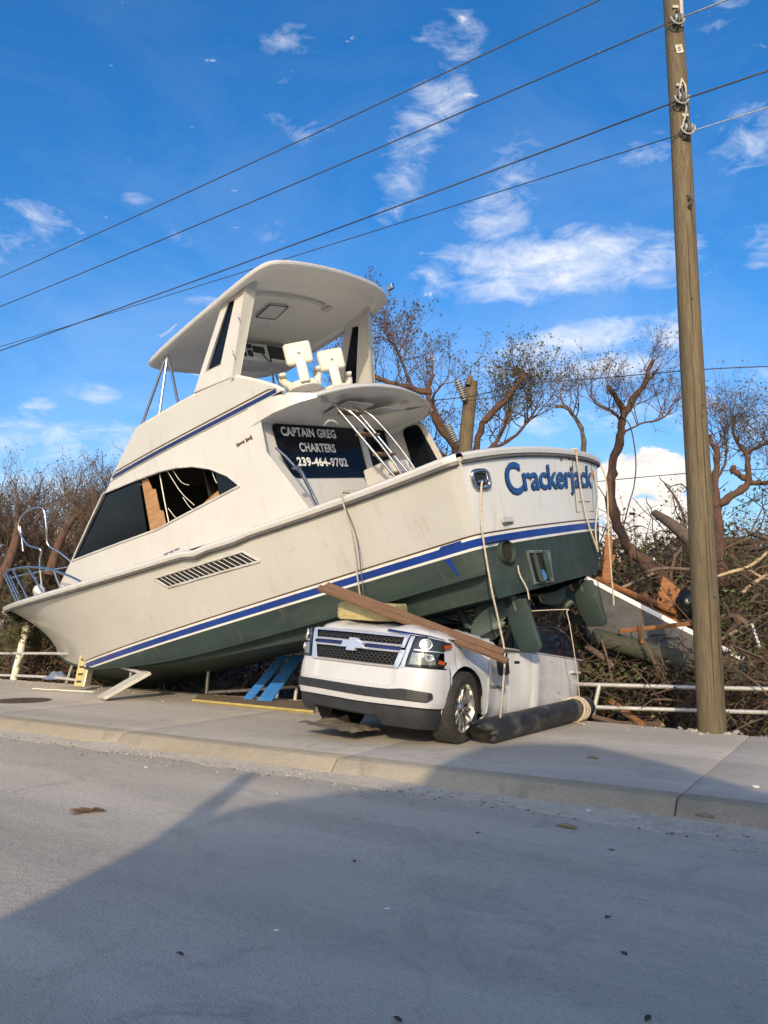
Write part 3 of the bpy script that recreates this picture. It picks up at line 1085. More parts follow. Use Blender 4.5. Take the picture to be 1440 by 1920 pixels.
for (t, y0, y1, z0, h) in LINES:
    v, f = text_polys(t, 1.0, .036, 0, 'LEFT', 1.06)
    a, b = min(q[0] for q in v), max(q[0] for q in v)
    c_, d_ = min(q[1] for q in v), max(q[1] for q in v)
    mb = MB().add([(BX - .018, y0 + (q[0] - a) / (b - a) * (y1 - y0), z0 + (q[1] - c_) / (d_ - c_) * h) for q in v], f)
    mb.obj('window_lettering', 'letter_white', blk)
# starboard wing with its dark side light
for sg in (-1,):
    mb = MB()
    patch(round_poly([(2.62, 3.40), (2.98, 3.42), (2.98, 2.25), (2.45, 2.10), (2.42, 2.5)], .12), lambda u, v: Vector((u, -1.66 + .05 * (v - 2.2), v)), .3, .3).obj('wing_window', 'tint_glass', boat)
    patch([(2.30, 1.8), (3.2, 1.8), (3.2, 3.5), (2.75, 3.5), (2.5, 3.3), (2.3, 2.4)], lambda u, v: Vector((u, -1.685 + .05 * (v - 2.2), v)), .3, .3).obj('house_wing', 'gelcoat_white', boat)
patch([(2.0, 1.75), (3.2, 1.75), (3.2, 2.3), (2.2, 2.0)], lambda u, v: Vector((u, -1.72, v)), .3, .3).obj('house_wing', 'gelcoat_white', boat)
# sill and stainless grab rail beside the window
MB().tube(smooth_path([(2.76, 1.62, 2.60), (2.75, 1.55, 2.62), (2.75, 1.48, 2.56), (2.75, 1.42, 2.38), (2.75, 1.29, 1.98)], 5), .026, 8).obj('grab_rail', 'stainless', boat, smooth=60)
MB().tube([(3.05, 1.55, 3.02), (2.95, 1.50, 2.85), (2.75, 1.42, 2.45)], .018, 6).obj('wing_rail', 'stainless', boat, smooth=60)
# tackle locker
lk = MB().box((2.45, -.12, 2.25), (.55, .50, .62)).obj('tackle_locker', 'gelcoat', boat, bevel=.03)
MB().box((2.17, -.12, 2.27), (.012, .42, .50)).obj('locker_door', 'underside', lk, bevel=.005)
# ladder
LT, LBm = [Vector((2.42, .80, 3.52)), Vector((2.42, .36, 3.52))], [Vector((1.95, .30, 2.05)), Vector((1.95, -.12, 2.05))]
ld = tag(bpy.data.objects.new('ladder', None))
C.objects.link(ld)
ld.parent = boat
for a, b in zip(LT, LBm):
    MB().tube([a, b], .022, 8).obj('ladder_rail', 'stainless', ld, smooth=60)
    MB().tube(smooth_path([a + Vector((-.02, -.0, -.05)), a.lerp(b, .2) + Vector((-.13, -.02, .03)), a.lerp(b, .6) + Vector((-.14, -.03, .05)), a.lerp(b, .95) + Vector((-.10, 0, .02)), b], 5), .018, 8).obj('ladder_handrail', 'stainless', ld, smooth=60)
for t in (.12, .38, .62, .85):
    a, b = LT[0].lerp(LBm[0], t), LT[1].lerp(LBm[1], t)
    MB().box((a + b) / 2, (.11, (a - b).length + .02, .028)).obj('rung', 'teak', ld, bevel=.004)

# hardtop
HO = [(5.75, 0.15), (5.72, .9), (5.55, 1.42), (5.2, 1.56), (4.3, 1.66), (3.4, 1.72), (2.70, 1.75), (2.27, 1.71), (2.11, 1.48), (2.05, .9), (2.04, .2), (2.08, -.5), (2.18, -1.0), (2.38, -1.32), (2.75, -1.45), (3.4, -1.46), (4.3, -1.44), (5.2, -1.36), (5.55, -1.2), (5.72, -.7)]
HOS = [tuple(q[:2]) for q in smooth_path([(a, b, 0) for a, b in HO + HO[:1]], 3)][:-1]


def htz(x, y): return 5.44 + .028 * (1.6 - y) + .075 * (1 - ((y - .12) / 1.62) ** 2) - .02 * (x - 2)


def inset(k):
    return [(x + (3.9 - x) * k, y + (.12 - y) * k) for x, y in HOS]


mb = MB()
rows = []
for k, dz in ((.0, 0.0), (-.006, .025), (.0, .055), (.015, .075), (.05, .086), (.3, .10), (.7, .11), (.99, .115)):
    rows.append([Vector((x, y, htz(x, y) + dz)) for x, y in inset(k)])
mb.grid(rows, True)
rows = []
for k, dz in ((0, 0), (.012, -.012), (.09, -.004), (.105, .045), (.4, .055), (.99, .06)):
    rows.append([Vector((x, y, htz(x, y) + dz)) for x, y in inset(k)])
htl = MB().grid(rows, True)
ht = mb.obj('hardtop', 'gelcoat_white', boat, smooth=35)
htl.obj('hardtop_underside', 'underside_lit_white', ht, smooth=35)  # separate underside surface, brightened by colour in place of bounced light


def hpt(x, y, d=0.0): return Vector((x, y, htz(x, y) + .045 - d))


# hatch, tube lamp, speaker and the radio box under the hardtop
q = [(3.63, .64), (3.23, .69), (3.19, .31), (3.61, .22)]
MB().prism([hpt(x, y, .0) for x, y in q], (0, 0, -.03), (0, 0, .0)).obj('roof_hatch', 'stripe_white', ht, bevel=.006)
hr = [hpt(x, y, .03) for x, y in q]
MB().tube(hr + hr[:1], .012, 6).obj('hatch_frame', 'hardware', ht)
MB().tube(smooth_path([hpt(3.3, 1.35, .02), hpt(3.0, 1.25, .04), hpt(2.93, .9, .04), hpt(2.9, .2, .04), hpt(2.95, -.35, .03)], 5), .022, 8).obj('roof_rail', 'gelcoat_white', ht, smooth=60)
MB().tube([hpt(3.05, -.5, .02), hpt(3.05, -.5, .06)], [.09, .02], 14).obj('ceiling_lamp', 'underside', ht, smooth=40)
rbx = MB().box((4.55, -.17, 5.30), (.5, 1.55, .34), Matrix.Rotation(rad(2.9) * -1, 3, 'X')).obj('radio_box', 'gelcoat_white', boat, bevel=.05, seg=3)
for (y, wd_, hh, zz) in ((.53, .09, .17, 0), (.42, .11, .11, .07), (.42, .07, .07, -.08), (.28, .11, .08, .08), (.28, .11, .11, -.05), (.06, .26, .12, .03), (-.48, .62, .24, .0)):
    MB().box((4.29, y, 5.30 + zz - .05 * (y + .17)), (.03, wd_, hh)).obj('instrument', 'black_plastic', rbx, bevel=.008)
MB().tube(smooth_path([(4.26, .02, 5.24), (4.22, .0, 5.12), (4.22, -.1, 5.08), (4.26, -.14, 5.18)], 5), .012, 6).obj('radio_cord', 'black_plastic', rbx, smooth=60)
for (x, y) in ((4.6, .4), (4.6, -.4)):
    MB().lathe([(0, 0), (.05, 0), (.06, .02)], 16, 'z', (x, y, 5.115)).obj('speaker', 'underside', rbx)
MB().box((2.25, -1.36, 5.76), (.13, .07, .10)).obj('floodlight', 'stainless', ht, bevel=.01)
MB().tube([(2.3, -1.36, 5.62), (2.3, -1.36, 5.75)], .02, 6).obj('lamp_foot', 'hardware', ht)

# hardtop side supports with glazed openings
for sg in (1, -1):
    yb, yt = (1.64, 1.56) if sg > 0 else (-1.62, -1.30)
    dzs = 0 if sg > 0 else .05

    def sp(x, z, o=0.0):
        t = (z - 4.35) / 1.1
        return Vector((x, yb + (yt - yb) * t + o, z + dzs * t))
    outer = [(4.36, 4.40), (3.28, 5.50), (2.70, 5.50), (2.74, 5.42), (3.36, 4.27), (3.55, 4.28)]
    inner = [(3.98, 4.59), (3.66, 4.53), (3.12, 5.36), (3.24, 5.42)]
    bm_pts = []
    mb = MB()
    o4 = [(4.36, 4.40), (3.44, 4.27), (2.72, 5.52), (3.28, 5.52)]
    i4 = [(3.98, 4.60), (3.62, 4.56), (3.06, 5.36), (3.22, 5.40)]
    for off in (-.03, .03):
        for k in range(4):
            k2 = (k + 1) % 4
            mb.add([sp(*o4[k], off), sp(*o4[k2], off), sp(*i4[k2], off), sp(*i4[k], off)], [(0, 1, 2, 3)])
    for ring in (o4, i4):
        for k in range(4):
            k2 = (k + 1) % 4
            mb.add([sp(*ring[k], -.03), sp(*ring[k2], -.03), sp(*ring[k2], .03), sp(*ring[k], .03)], [(0, 1, 2, 3)])
    su = mb.obj('hardtop_support', 'gelcoat_white', boat, bevel=.012)
    MB().add([sp(*q, 0.0) for q in i4], [(0, 1, 2, 3)]).obj('support_glass', 'tint_glass', su)
    # aft flange running up the support
    fl = [sp(3.40, 4.24), sp(2.72, 5.5)]
    mb = MB()
    mb.add([fl[0] + Vector((.02, .05 * sg, 0)), fl[1] + Vector((.02, .05 * sg, 0)), fl[1] + Vector((-.02, -.12 * sg, 0)), fl[0] + Vector((-.02, -.06 * sg, 0)),
            fl[0] + Vector((.06, .05 * sg, 0)), fl[1] + Vector((.06, .05 * sg, 0)), fl[1] + Vector((.02, -.12 * sg, 0)), fl[0] + Vector((.02, -.06 * sg, 0))],
           [(0, 1, 2, 3), (4, 5, 6, 7), (0, 1, 5, 4), (2, 3, 7, 6), (1, 2, 6, 5), (0, 3, 7, 4)])
    mb.obj('support_flange', 'gelcoat', su, bevel=.008)
    if sg < 0:
        for t in (.15, .35, .55, .75, .93):
            p = fl[0].lerp(fl[1], t) + Vector((-.025, .03, 0))
            MB().lathe([(0, -.008), (.014, -.006), (.016, 0)], 8, 'x', p).obj('screw', 'hardware', su)
    else:
        for t in (.25, .62):
            p = fl[0].lerp(fl[1], t) + Vector((.02, .08, 0))
            MB().tube(smooth_path([p + Vector((0, 0, -.05)), p + Vector((-.02, .05, 0)), p + Vector((0, 0, .05))], 4), .008, 6).obj('rod_clip', 'stainless', su, smooth=60)
# tube legs at the front
for sg in (1, -1):
    tp = Vector((5.08, 1.40 if sg > 0 else -1.05, 5.38 if sg > 0 else 5.48))
    for (x, z) in ((5.86, 4.47), (5.37, 4.44), (4.85, 4.42)):
        MB().tube([tp + Vector(((x - 5.35) * .06, 0, 0)), (x, sg * 1.60, z)], .024, 8).obj('hardtop_leg', 'stainless', boat, smooth=60)

# helm seats
def helm(x, y, rz):
    e = bpy.data.objects.new('helm_seat', None)
    C.objects.link(e)
    e.parent = boat
    e.location = (x, y, 3.66)
    e.rotation_euler = (0, 0, rz)
    MB().lathe([(.14, 0), (.14, .02), (.05, .04), (.045, .42), (.10, .44)], 16, 'z').obj('pedestal', 'stainless', e, smooth=40)
    MB().lathe([(0, .42), (.20, .43), (.27, .47), (.28, .53), (.24, .58), (0, .59)], 20, 'z').obj('cushion', 'white_vinyl', e, smooth=50)
    bk = Matrix.Rotation(rad(-8), 3, 'Y')
    MB().box((-.30, 0, .98), (.13, .44, .36), bk).obj('backrest', 'white_vinyl', e, bevel=.055, seg=3, smooth=50)
    MB().box((-.33, 0, .70), (.05, .16, .40), bk).obj('back_bracket', 'white_vinyl', e, bevel=.02, smooth=50)
    MB().lathe([(0, -.02), (.022, -.018), (.025, 0)], 10, 'x', (-.40, 0, .98)).obj('badge', 'stainless', e)
    for sg in (1, -1):
        MB().tube([(-.10, sg * .20, .52), (.08, sg * .27, .66), (.16, sg * .29, .76)], [.07, .065, .075], 10).obj('arm', 'white_vinyl', e, smooth=50)
        MB().box((.14, sg * .29, .80), (.32, .11, .06)).obj('armrest', 'white_vinyl', e, bevel=.02)
    return e


helm(3.30, .30, rad(-42))
helm(3.32, -.50, rad(-42))
MB().tube(smooth_path([(3.9 + .2 * cos(a), -.05 + .2 * sin(a), 4.36 + .03 * sin(a)) for a in frange(0, 2 * pi, 14)], 2), .014, 6).obj('wheel', 'stainless', boat, smooth=60)
MB().box((4.15, 0, 4.0), (.5, 1.0, .7)).obj('helm_console', 'gelcoat_white', boat, bevel=.05)

# vent grille low on the port topside
vg = bpy.data.objects.new('vent_grille', None)
C.objects.link(vg)
vg.parent = boat
def vz0(x): return 1.455 + .065 * (x - 3.35)
VX0, VX1 = 3.42, 5.45
def vpt(u, v, off=0.0):
    """u 0..1 along (aft to forward), v 0..1 up"""
    x = VX0 + (VX1 - VX0) * u + .24 * (v - .5)
    return side(x, vz0(x) - .01 + .19 * v, off)
rows = [[vpt(u, v, -.10) for v in (0, .5, 1)] for u in frange(0.02, .98, 16)]
MB().grid(rows).obj('vent_recess', 'black_plastic', vg)
for sgv in (0, 1):
    pass
fr_ = [(u, 0.0) for u in frange(0, 1, 20)] + [(1, v) for v in frange(.25, .75, 3)] + [(u, 1.0) for u in frange(1, 0, 20)] + [(0, v) for v in frange(.75, .25, 3)]
MB().tube([vpt(u, v, .006) for u, v in fr_] + [vpt(0, 0, .006)], .018, 6).obj('vent_frame', 'gelcoat', vg, smooth=60)
for i, u in enumerate(frange(.06, .95, 17)):
    a = [vpt(u - .018, 1, .004), vpt(u - .018, 0, .004), vpt(u + .016, 0, -.05), vpt(u + .016, 1, -.05)]
    n_ = Vector((.008, 0, 0))
    MB().prism(a, (0, 0, 0), (.012, .006, 0)).obj('slat', 'gelcoat', vg)
# hull cover behind recess already skin: cut a dark backing just proud of the skin
rows = [[vpt(u, v, .003) for v in (0.04, .35, .66, .96)] for u in frange(0.01, .99, 24)]
MB().grid(rows).obj('vent_backing', 'black_plastic', vg)

# cleat on the port side deck
clt = MB()
clt.tube([(4.95, 2.12, 2.08), (5.35, 2.12, 2.09)], [.015, .015], 8)
for x in (5.08, 5.22):
    clt.tube([(x, 2.12, 1.98), (x, 2.12, 2.08)], .018, 8)
clt.obj('deck_cleat', 'stainless', boat, smooth=60)

# bow pulpit, rail and the bent hoop
pp = [(13.6, .42), (14.3, .30), (14.75, .22), (14.85, 0), (14.75, -.22), (14.3, -.30), (13.6, -.42)]
MB().prism([Vector((x, y, 2.93 + .05 * (x - 14))) for x, y in pp], (0, 0, -.05), (0, 0, .06)).obj('bow_pulpit', 'gelcoat_white', boat, bevel=.02)
MB().tube([(14.2, 0, 2.86), (14.85, 0, 2.90), (14.9, 0, 2.78)], .05, 8).obj('anchor_roller', 'stainless', boat, smooth=60)
br = bpy.data.objects.new('bow_rail', None)
C.objects.link(br)
br.parent = boat


def rail_pt(x, h, sg):
    return Vector((x, sg * max(.2, ysh(min(x, 13.9)) - .10), zsh(x) + .05 + h))


for sg in (1, -1):
    pts = [rail_pt(x, h, sg) for x, h in ((7.75, 0), (8.3, .22), (9.0, .43), (10.0, .60), (11.2, .70), (12.4, .76), (13.4, .78), (14.2, .78))] + [Vector((14.75, 0, zsh(14.3) + .85))]
    MB().tube(smooth_path(pts, 5), .022, 8).obj('top_rail', 'stainless', br, smooth=60)
    for x, h in ((8.75, .36), (10.0, .60), (11.1, .69), (12.1, .75), (13.0, .78), (13.9, .78)):
        a = rail_pt(x, h, sg)
        b = rail_pt(x + .0, 0, sg) + Vector((-.42 if x > 9 else -.15, .03 * sg, 0))
        MB().tube([a, b], .017, 8).obj('stanchion', 'stainless', br, smooth=60)
hoop = smooth_path([(12.85, .12, 3.05), (12.75, .1, 3.75), (12.55, .12, 4.0), (12.95, .2, 4.25), (13.2, .2, 4.7), (13.05, .15, 4.98), (12.7, .05, 5.05), (12.4, -.05, 4.95), (12.42, -.05, 4.5), (12.5, -.05, 4.1), (12.2, -.15, 3.8), (11.7, -.3, 3.2)], 5)
MB().tube(hoop, .024, 8).obj('bent_hoop', 'stainless', boat, smooth=60, label='tall bent loop of tube above the bow')
MB().tube([(13.15, .18, 4.75), (13.2, .2, 4.15)], .02, 8).obj('broken_rail_end', 'stainless', boat, smooth=60)
MB().lathe([(0, 0), (.12, .0), (.14, .1), (.09, .2), (0, .24)], 14, 'z', (12.55, .35, 2.95)).obj('windlass', 'gelcoat_white', boat, smooth=50)

# transom fittings
def tpt(y, z, off=0.0):
    return trn(y / 2.0, z, off)


def tm(off):
    return lambda u, v: tpt(u, v, off)


# hawse pipe
ring = [(1.72 + .15 * math.copysign(abs(cos(a)) ** .55, cos(a)), 1.47 + .10 * math.copysign(abs(sin(a)) ** .55, sin(a))) for a in frange(0, 2 * pi, 25)[:-1]]
hz = MB().tube([tpt(u, v, .012) for u, v in ring] + [tpt(*ring[0], .012)], .030, 8).obj('hawse_pipe', 'stainless', boat, smooth=60)
patch([(1.70 + .13 * cos(a), 1.47 + .095 * sin(a)) for a in frange(0, 2 * pi, 25)[:-1]], tm(.004), .1, 0).obj('hawse_opening', 'black_plastic', hz)
MB().tube([tpt(1.78, 1.45, .0), tpt(1.68, 1.45, .03), tpt(1.62, 1.45, .0)], .022, 8).obj('hawse_cleat', 'stainless', hz, smooth=60)
# name in blue with a dark drop shade
v, f = text_polys('Crackerjack', 1.0, .020, 0, 'LEFT', .97)
vC, fC = text_polys('C', 1.0, .020, 0)
a, b = min(q[0] for q in v), max(q[0] for q in v)
capC = max(q[1] for q in vC)
xC = max(q[0] for q in vC)
NY0, NY1, NZ, NH = 1.20, -1.62, 1.315, .31


def name_pt(q, off, dy=0.0, dz=0.0):
    u = (q[0] - a) / (b - a)
    g = 1.0
    if q[0] < xC + .01:
        g = 1.22
    y = NY0 + (NY1 - NY0) * u ** 1.0
    z = NZ + (q[1] / capC) * NH * g - (.035 if g > 1 else 0) + .02 * u
    return tpt(y + dy, z + dz, off)


MB().add([name_pt(q, .006, .022, -.016) for q in v], f).obj('name_shade', 'letter_dark', boat)
MB().add([name_pt(q, .0105) for q in v], f).obj('name_lettering', 'letter_blue', boat)
# exhaust outlets, transom door seams, small drains
for (y, z) in ((1.58, .60),):
    rg = [(y + .15 * cos(t), z + .13 * sin(t)) for t in frange(0, 2 * pi, 25)]
    ex = MB().grid([[tpt(u, v, .02) + Vector((-o, 0, 0)) for u, v in rg] for o in (-.05, .04, .055)]).obj('exhaust_outlet', 'antifoul', boat, smooth=40)
    patch([(u, v) for u, v in rg[:-1]], lambda u, v: tpt(u, v, .02), .1, 0).obj('exhaust_bore', 'cabin_dark', ex)
MB().tube([tpt(-.80, 1.70, .004), tpt(-.80, .98, .004), tpt(-1.62, .98, .004), tpt(-1.62, 1.70, .004), tpt(-.80, 1.70, .004)], .007, 5).obj('transom_door_seam', 'rub_grey', boat)
MB().tube([tpt(-.92, 1.12, .004), tpt(-1.45, 1.12, .004)], .006, 5).obj('transom_door_seam', 'rub_grey', boat)
MB().lathe([(0, -.012), (.03, -.012), (.045, -.004), (.045, .02)], 16, 'x', tpt(-.70, 1.745, .004)).obj('drain', 'hardware', boat, smooth=40)
MB().box(tpt(-.42, 1.70, .006), (.012, .05, .03)).obj('chip', 'rub_grey', boat)
for y in (-1.72,):
    MB().box(tpt(y, 1.52, .01), (.02, .07, .12)).obj('stern_lamp', 'amber', boat, bevel=.006)
MB().box(tpt(1.35, .98, .012), (.02, .26, .07)).obj('repair_patch', 'gelcoat', boat, bevel=.008)
MB().box(tpt(1.35, .93, .012), (.016, .22, .02)).obj('repair_patch', 'rub_grey', boat)
# trim-tab pocket
pk = bpy.data.objects.new('trim_tab_pocket', None)
C.objects.link(pk)
pk.parent = boat
pq = [(1.02, .56), (.36, .52), (.40, .14), (1.0, .17)]
fr4 = [tpt(u, v, .008) for u, v in pq]
MB().add([tpt(u, v, .006) for u, v in pq], [(0, 1, 2, 3)]).obj('pocket_back', 'cabin_dark', pk)
MB().tube(fr4 + fr4[:1], .022, 6).obj('pocket_frame', 'antifoul_pale', pk)
MB().add([tpt(.52, .52, .012), tpt(.36, .52, .03), tpt(.40, .14, .03), tpt(.52, .15, .012)], [(0, 1, 2, 3)]).obj('pocket_cheek', 'antifoul_pale', pk)
for u in (.92, .62):
    MB().tube([tpt(u, .50, .05), tpt(u, .19, .07)], .035, 10).obj('tab_ram', 'antifoul', pk, smooth=50)
    MB().tube([tpt(u, .50, .05), tpt(u - .06, .53, .03)], .02, 8).obj('ram_fitting', 'stainless', pk, smooth=50)
MB().lathe([(0, -.03), (.07, -.025), (.08, .02)], 16, 'x', tpt(.80, .24, .05)).obj('underwater_lamp', 'stainless', pk, smooth=40)
# blue drip below the stripe near the corner
patch([(.42, .70), (.52, .70), (.47, .62), (.40, .48), (.37, .42), (.38, .52), (.40, .60)], lambda u, v: side(u, v, .004), .05, .05).obj('paint_run', 'stripe_blue', boat)
patch([(.2, .85), (.50, .855), (.54, .83), (.48, .82), (.2, .815)], lambda u, v: side(u, v, .003), .1, 0).obj('paint_run', 'stripe_blue', boat)

# running gear: shafts, struts, propellers, rudders
for sg in (1, -1):
    y = 1.0 * sg
    sh = MB().tube([(3.2, y, .12), (.60, y, -.22)], .035, 10).obj('propeller_shaft', 'antifoul_pale', boat, smooth=60)
    MB().tube([(1.05, y, -.15), (1.15, y, .25)], [.05, .06], 8).obj('shaft_strut', 'antifoul', boat, smooth=60)
    pr = bpy.data.objects.new('propeller', None)
    C.objects.link(pr)
    pr.parent = boat
    pr.location = (.66, y, -.22)
    pr.rotation_euler = (rad(25 if sg > 0 else 60), rad(7), 0)
    MB().lathe([(0, -.16), (.04, -.12), (.075, -.02), (.08, .12), (.05, .16), (0, .16)], 14, 'x').obj('hub', 'antifoul_pale', pr, smooth=50)
    for k in range(4):
        th = k * pi / 2
        rows = []
        for r_, wd_ in ((.05, .06), (.12, .15), (.22, .22), (.30, .20), (.36, .12), (.385, .03)):
            row = []
            for t in frange(-1, 1, 7):
                tw = rad(62) - r_ * 1.4
                row.append(Vector((wd_ * t * cos(tw) * 1.0, wd_ * t * sin(tw), r_)))
            rows.append(row)
        R_ = Matrix.Rotation(th, 3, 'X')
        th_ = .008
        m_ = MB().grid([[R_ @ (p + Vector((th_, 0, 0))) for p in r_] for r_ in rows]).grid([[R_ @ (p - Vector((th_, 0, 0))) for p in r_] for r_ in rows])
        m_.obj('blade', 'antifoul_pale', pr, smooth=50)
    rp = [(.42, .08), (.12, .02), (.10, -.58), (.16, -.64), (.40, -.60), (.46, -.3)]
    ru = MB()
    ru.prism([Vector((x, y, z)) for x, z in rp], (0, -.03, 0), (0, .03, 0))
    ru.obj('rudder', 'antifoul', boat, bevel=.02, smooth=40)
    MB().tube([(.30, y, .3), (.30, y, -.1)], .035, 8).obj('rudder_stock', 'antifoul_pale', boat, smooth=60)
# ------------------------------------------------------------------ the crushed car
suv = empty('crushed_suv', label='white full-size SUV crushed under the stern of the stranded boat', cat='car')
RS = Matrix.Rotation(rad(-129.6), 3, 'Z') @ Matrix.Rotation(rad(-5.0), 3, 'Y') @ Matrix.Rotation(rad(-3.0), 3, 'X')
SPOS = Vector((0.175, 9.761, 0.107))
suv.location = SPOS
suv.rotation_euler = RS.to_euler('XYZ')


def SW(p): return SPOS + RS @ Vector(p)


# plan outline of the nose, arc length from the middle
_h = [(.975, 0), (.968, .25), (.95, .5), (.92, .72), (.875, .88), (.79, .975), (.66, 1.01), (.50, 1.018), (.30, 1.018)]
_hp = smooth_path([(a, b, 0) for a, b in _h], 6)
_L = [0]
for p, q in zip(_hp[:-1], _hp[1:]):
    _L.append(_L[-1] + (q - p).length)


def nose(s, off=0.0):
    g = 1 if s >= 0 else -1
    t = min(abs(s), _L[-1] - 1e-4)
    x = float(np.interp(t, _L, [p.x for p in _hp]))
    y = float(np.interp(t, _L, [p.y for p in _hp]))
    x2 = float(np.interp(t + .01, _L, [p.x for p in _hp]))
    y2 = float(np.interp(t + .01, _L, [p.y for p in _hp]))
    tn = Vector((x2 - x, y2 - y, 0))
    if tn.length < 1e-6:
        tn = Vector((-1, 0, 0))
    tn.normalize()
    nr = Vector((tn.y, -tn.x, 0))
    p = Vector((x, y, 0)) + nr * off
    return Vector((p.x, g * p.y, 0))


def zoff(z):
    return lin(z, [.22, .30, .46, .52, .70, .84, .90, 1.0, 1.2, 1.3], [-.05, -.02, 0.005, .022, .022, .012, -.008, -.012, -.035, -.10])


def np_(s, z, off=0.0):
    p = nose(s, zoff(z) + off)
    # sag and small dents of the wreck
    d = .012 * noise.noise(Vector((s * 1.7, z * 2.2, 5)))
    if .66 < z < .885:
        d -= .020 * (1 / (1 + math.exp(-(.60 - abs(s)) * 60)))
    return Vector((p.x + d, p.y, z + .012 * noise.noise(Vector((s * 1.1, z, 2)))))


SE = 1.38
rows = [[np_(s, z) for z in [.455, .50, .515, .60, .645, .655, .665, .70, .76, .82, .87, .885]] for s in frange(-SE, SE, 140)]
bmp = MB().grid(rows).obj('front_bumper', 'car_paint', suv, smooth=40)
rows = [[np_(s, z, -.012) for z in (.455, .40, .33)] + [np_(s, .225 + .085 * (1 if -.66 < s < .40 else 0) + .03 * (s < -.66), -.04)] for s in frange(-SE, SE, 60)]
MB().grid(rows).obj('lower_valance', 'car_dark', suv, smooth=40)
ik = patch(round_poly([(-1.06, .65), (-.9, .63), (.55, .625), (.72, .645), (1.05, .625), (1.07, .56), (1.0, .515), (-1.05, .53)], .02), lambda u, v: np_(u, v, .006), .08, .06).obj('bumper_intake', 'car_dark', suv, smooth=40)
for s0, s1 in ((.80, 1.0), (-1.04, -.92)):
    for z in frange(.545, .615, 5):
        MB().tube([np_(s, z, .012) for s in frange(s0, s1, 4)], .006, 5).obj('intake_slat', 'rub_grey', ik)

for nm_, pts_, rr_ in (('bumper_seam', [np_(s, .888, .002) for s in frange(-1.28, 1.28, 50)], .007), ('bumper_seam', [np_(s, .452, .0) for s in frange(-SE, SE, 50)], .006),
                       ('corner_seam', [np_(1.34, z, .002) for z in frange(.47, .90, 8)], .005), ('corner_seam', [np_(-1.34, z, .002) for z in frange(.47, .90, 8)], .005),
                       ('hood_seam', [Vector((x, .985, 1.222)) for x in frange(.5, -.42, 8)], .007)):
    MB().tube(pts_, rr_, 5).obj(nm_, 'car_black', suv, smooth=60)
# grille
rows = [[np_(s, z, -.03) for z in (.87, 1.0, 1.12, 1.235)] for s in frange(-.98, .98, 30)]
MB().grid(rows).obj('grille_backing', 'car_black', suv, smooth=40)
gr = bpy.data.objects.new('grille', None)
C.objects.link(gr)
gr.parent = suv


def strip(s0, s1, z0, z1, off, name, mat, par, t=.03):
    rows = []
    for s in frange(0, 1, 22):
        sa = s0[0] + (s0[1] - s0[0]) * s if isinstance(s0, tuple) else s0 + (s1 - s0) * s
        rows.append([np_(sa, z0, off - t), np_(sa, z0, off), np_(sa, (z0 + z1) / 2, off + .006), np_(sa, z1, off), np_(sa, z1, off - t)])
    return MB().grid(rows).obj(name, mat, par, smooth=35)


for (z0, z1, e) in ((1.205, 1.235, .70), (1.098, 1.120, .68), (1.032, 1.054, .665), (.862, .886, .60)):
    strip(-e, e, z0, z1, .03, 'chrome_bar', 'chrome', gr)
strip(-.66, .66, 1.056, 1.096, .012, 'dark_bar', 'stripe_navy', gr)
for sg in (1, -1):
    for (q, nm) in (([(.695, 1.235), (.745, 1.235), (.70, 1.09), (.655, 1.09)], 'chrome_side'), ([(.655, 1.062), (.72, 1.062), (.655, .862), (.585, .862)], 'chrome_side'),
                    ([(.75, 1.225), (.80, 1.225), (.715, .87), (.665, .87)], 'chrome_flank')):
        patch([(sg * u, v) for u, v in q], lambda u, v: np_(u, v, .028 if nm == 'chrome_side' else .012), .03, .06).obj(nm, 'chrome', gr, smooth=40)
# honeycomb
hb = MB()
for (z0, z1, e0, e1) in ((1.128, 1.19, .67, .69), (.897, 1.025, .60, .65)):
    cw, chh = .064, .036
    r = 0
    z = z0 + .012
    while z < z1 - .006:
        s = -e1 + (cw / 2 if r % 2 else 0) + .02
        while s < e1 - .02:
            lim = e0 + (e1 - e0) * (z - z0) / (z1 - z0)
            if abs(s) < lim:
                hexa = [(s + cw * .5 * cos(pi / 6 + k * pi / 3) * 1.12, z + chh * .58 * sin(pi / 6 + k * pi / 3)) for k in range(6)]
                hin = [(s + cw * .36 * cos(pi / 6 + k * pi / 3) * 1.12, z + chh * .40 * sin(pi / 6 + k * pi / 3)) for k in range(6)]
                A = [np_(u, v, .012) for u, v in hexa]
                B = [np_(u, v, .012) for u, v in hin]
                D = [np_(u, v, -.02) for u, v in hin]
                for k in range(6):
                    j = (k + 1) % 6
                    hb.add([A[k], A[j], B[j], B[k]], [(0, 1, 2, 3)])
                    hb.add([B[k], B[j], D[j], D[k]], [(0, 1, 2, 3)])
            s += cw
        z += chh * .80
        r += 1
hb.obj('honeycomb', 'car_dark', gr, kind='stuff')
# emblem: a slanted cross standing on the bars
eo = [(-.165, 1.035), (-.065, 1.035), (-.075, 1.0), (.055, 1.0), (.065, 1.035), (.155, 1.035), (.175, 1.105), (.075, 1.105), (.085, 1.145), (-.045, 1.145), (-.055, 1.105), (-.145, 1.105)]
em = MB()
k = len(eo)
em.add([np_(u, v, .075) for u, v in eo] + [np_(u, v, .03) for u, v in eo], [tuple(range(k))] + [(i, (i + 1) % k, k + (i + 1) % k, k + i) for i in range(k)])
em.obj('emblem', 'chrome', gr)
# blue protective strips along the hood edge
patch([(.42, 1.262), (.98, 1.232), (1.2, 1.205), (1.2, 1.217), (.98, 1.248), (.44, 1.285)], lambda u, v: np_(u, v, .03), .06, 0).obj('hood_edge_strip', 'stripe_navy', suv)

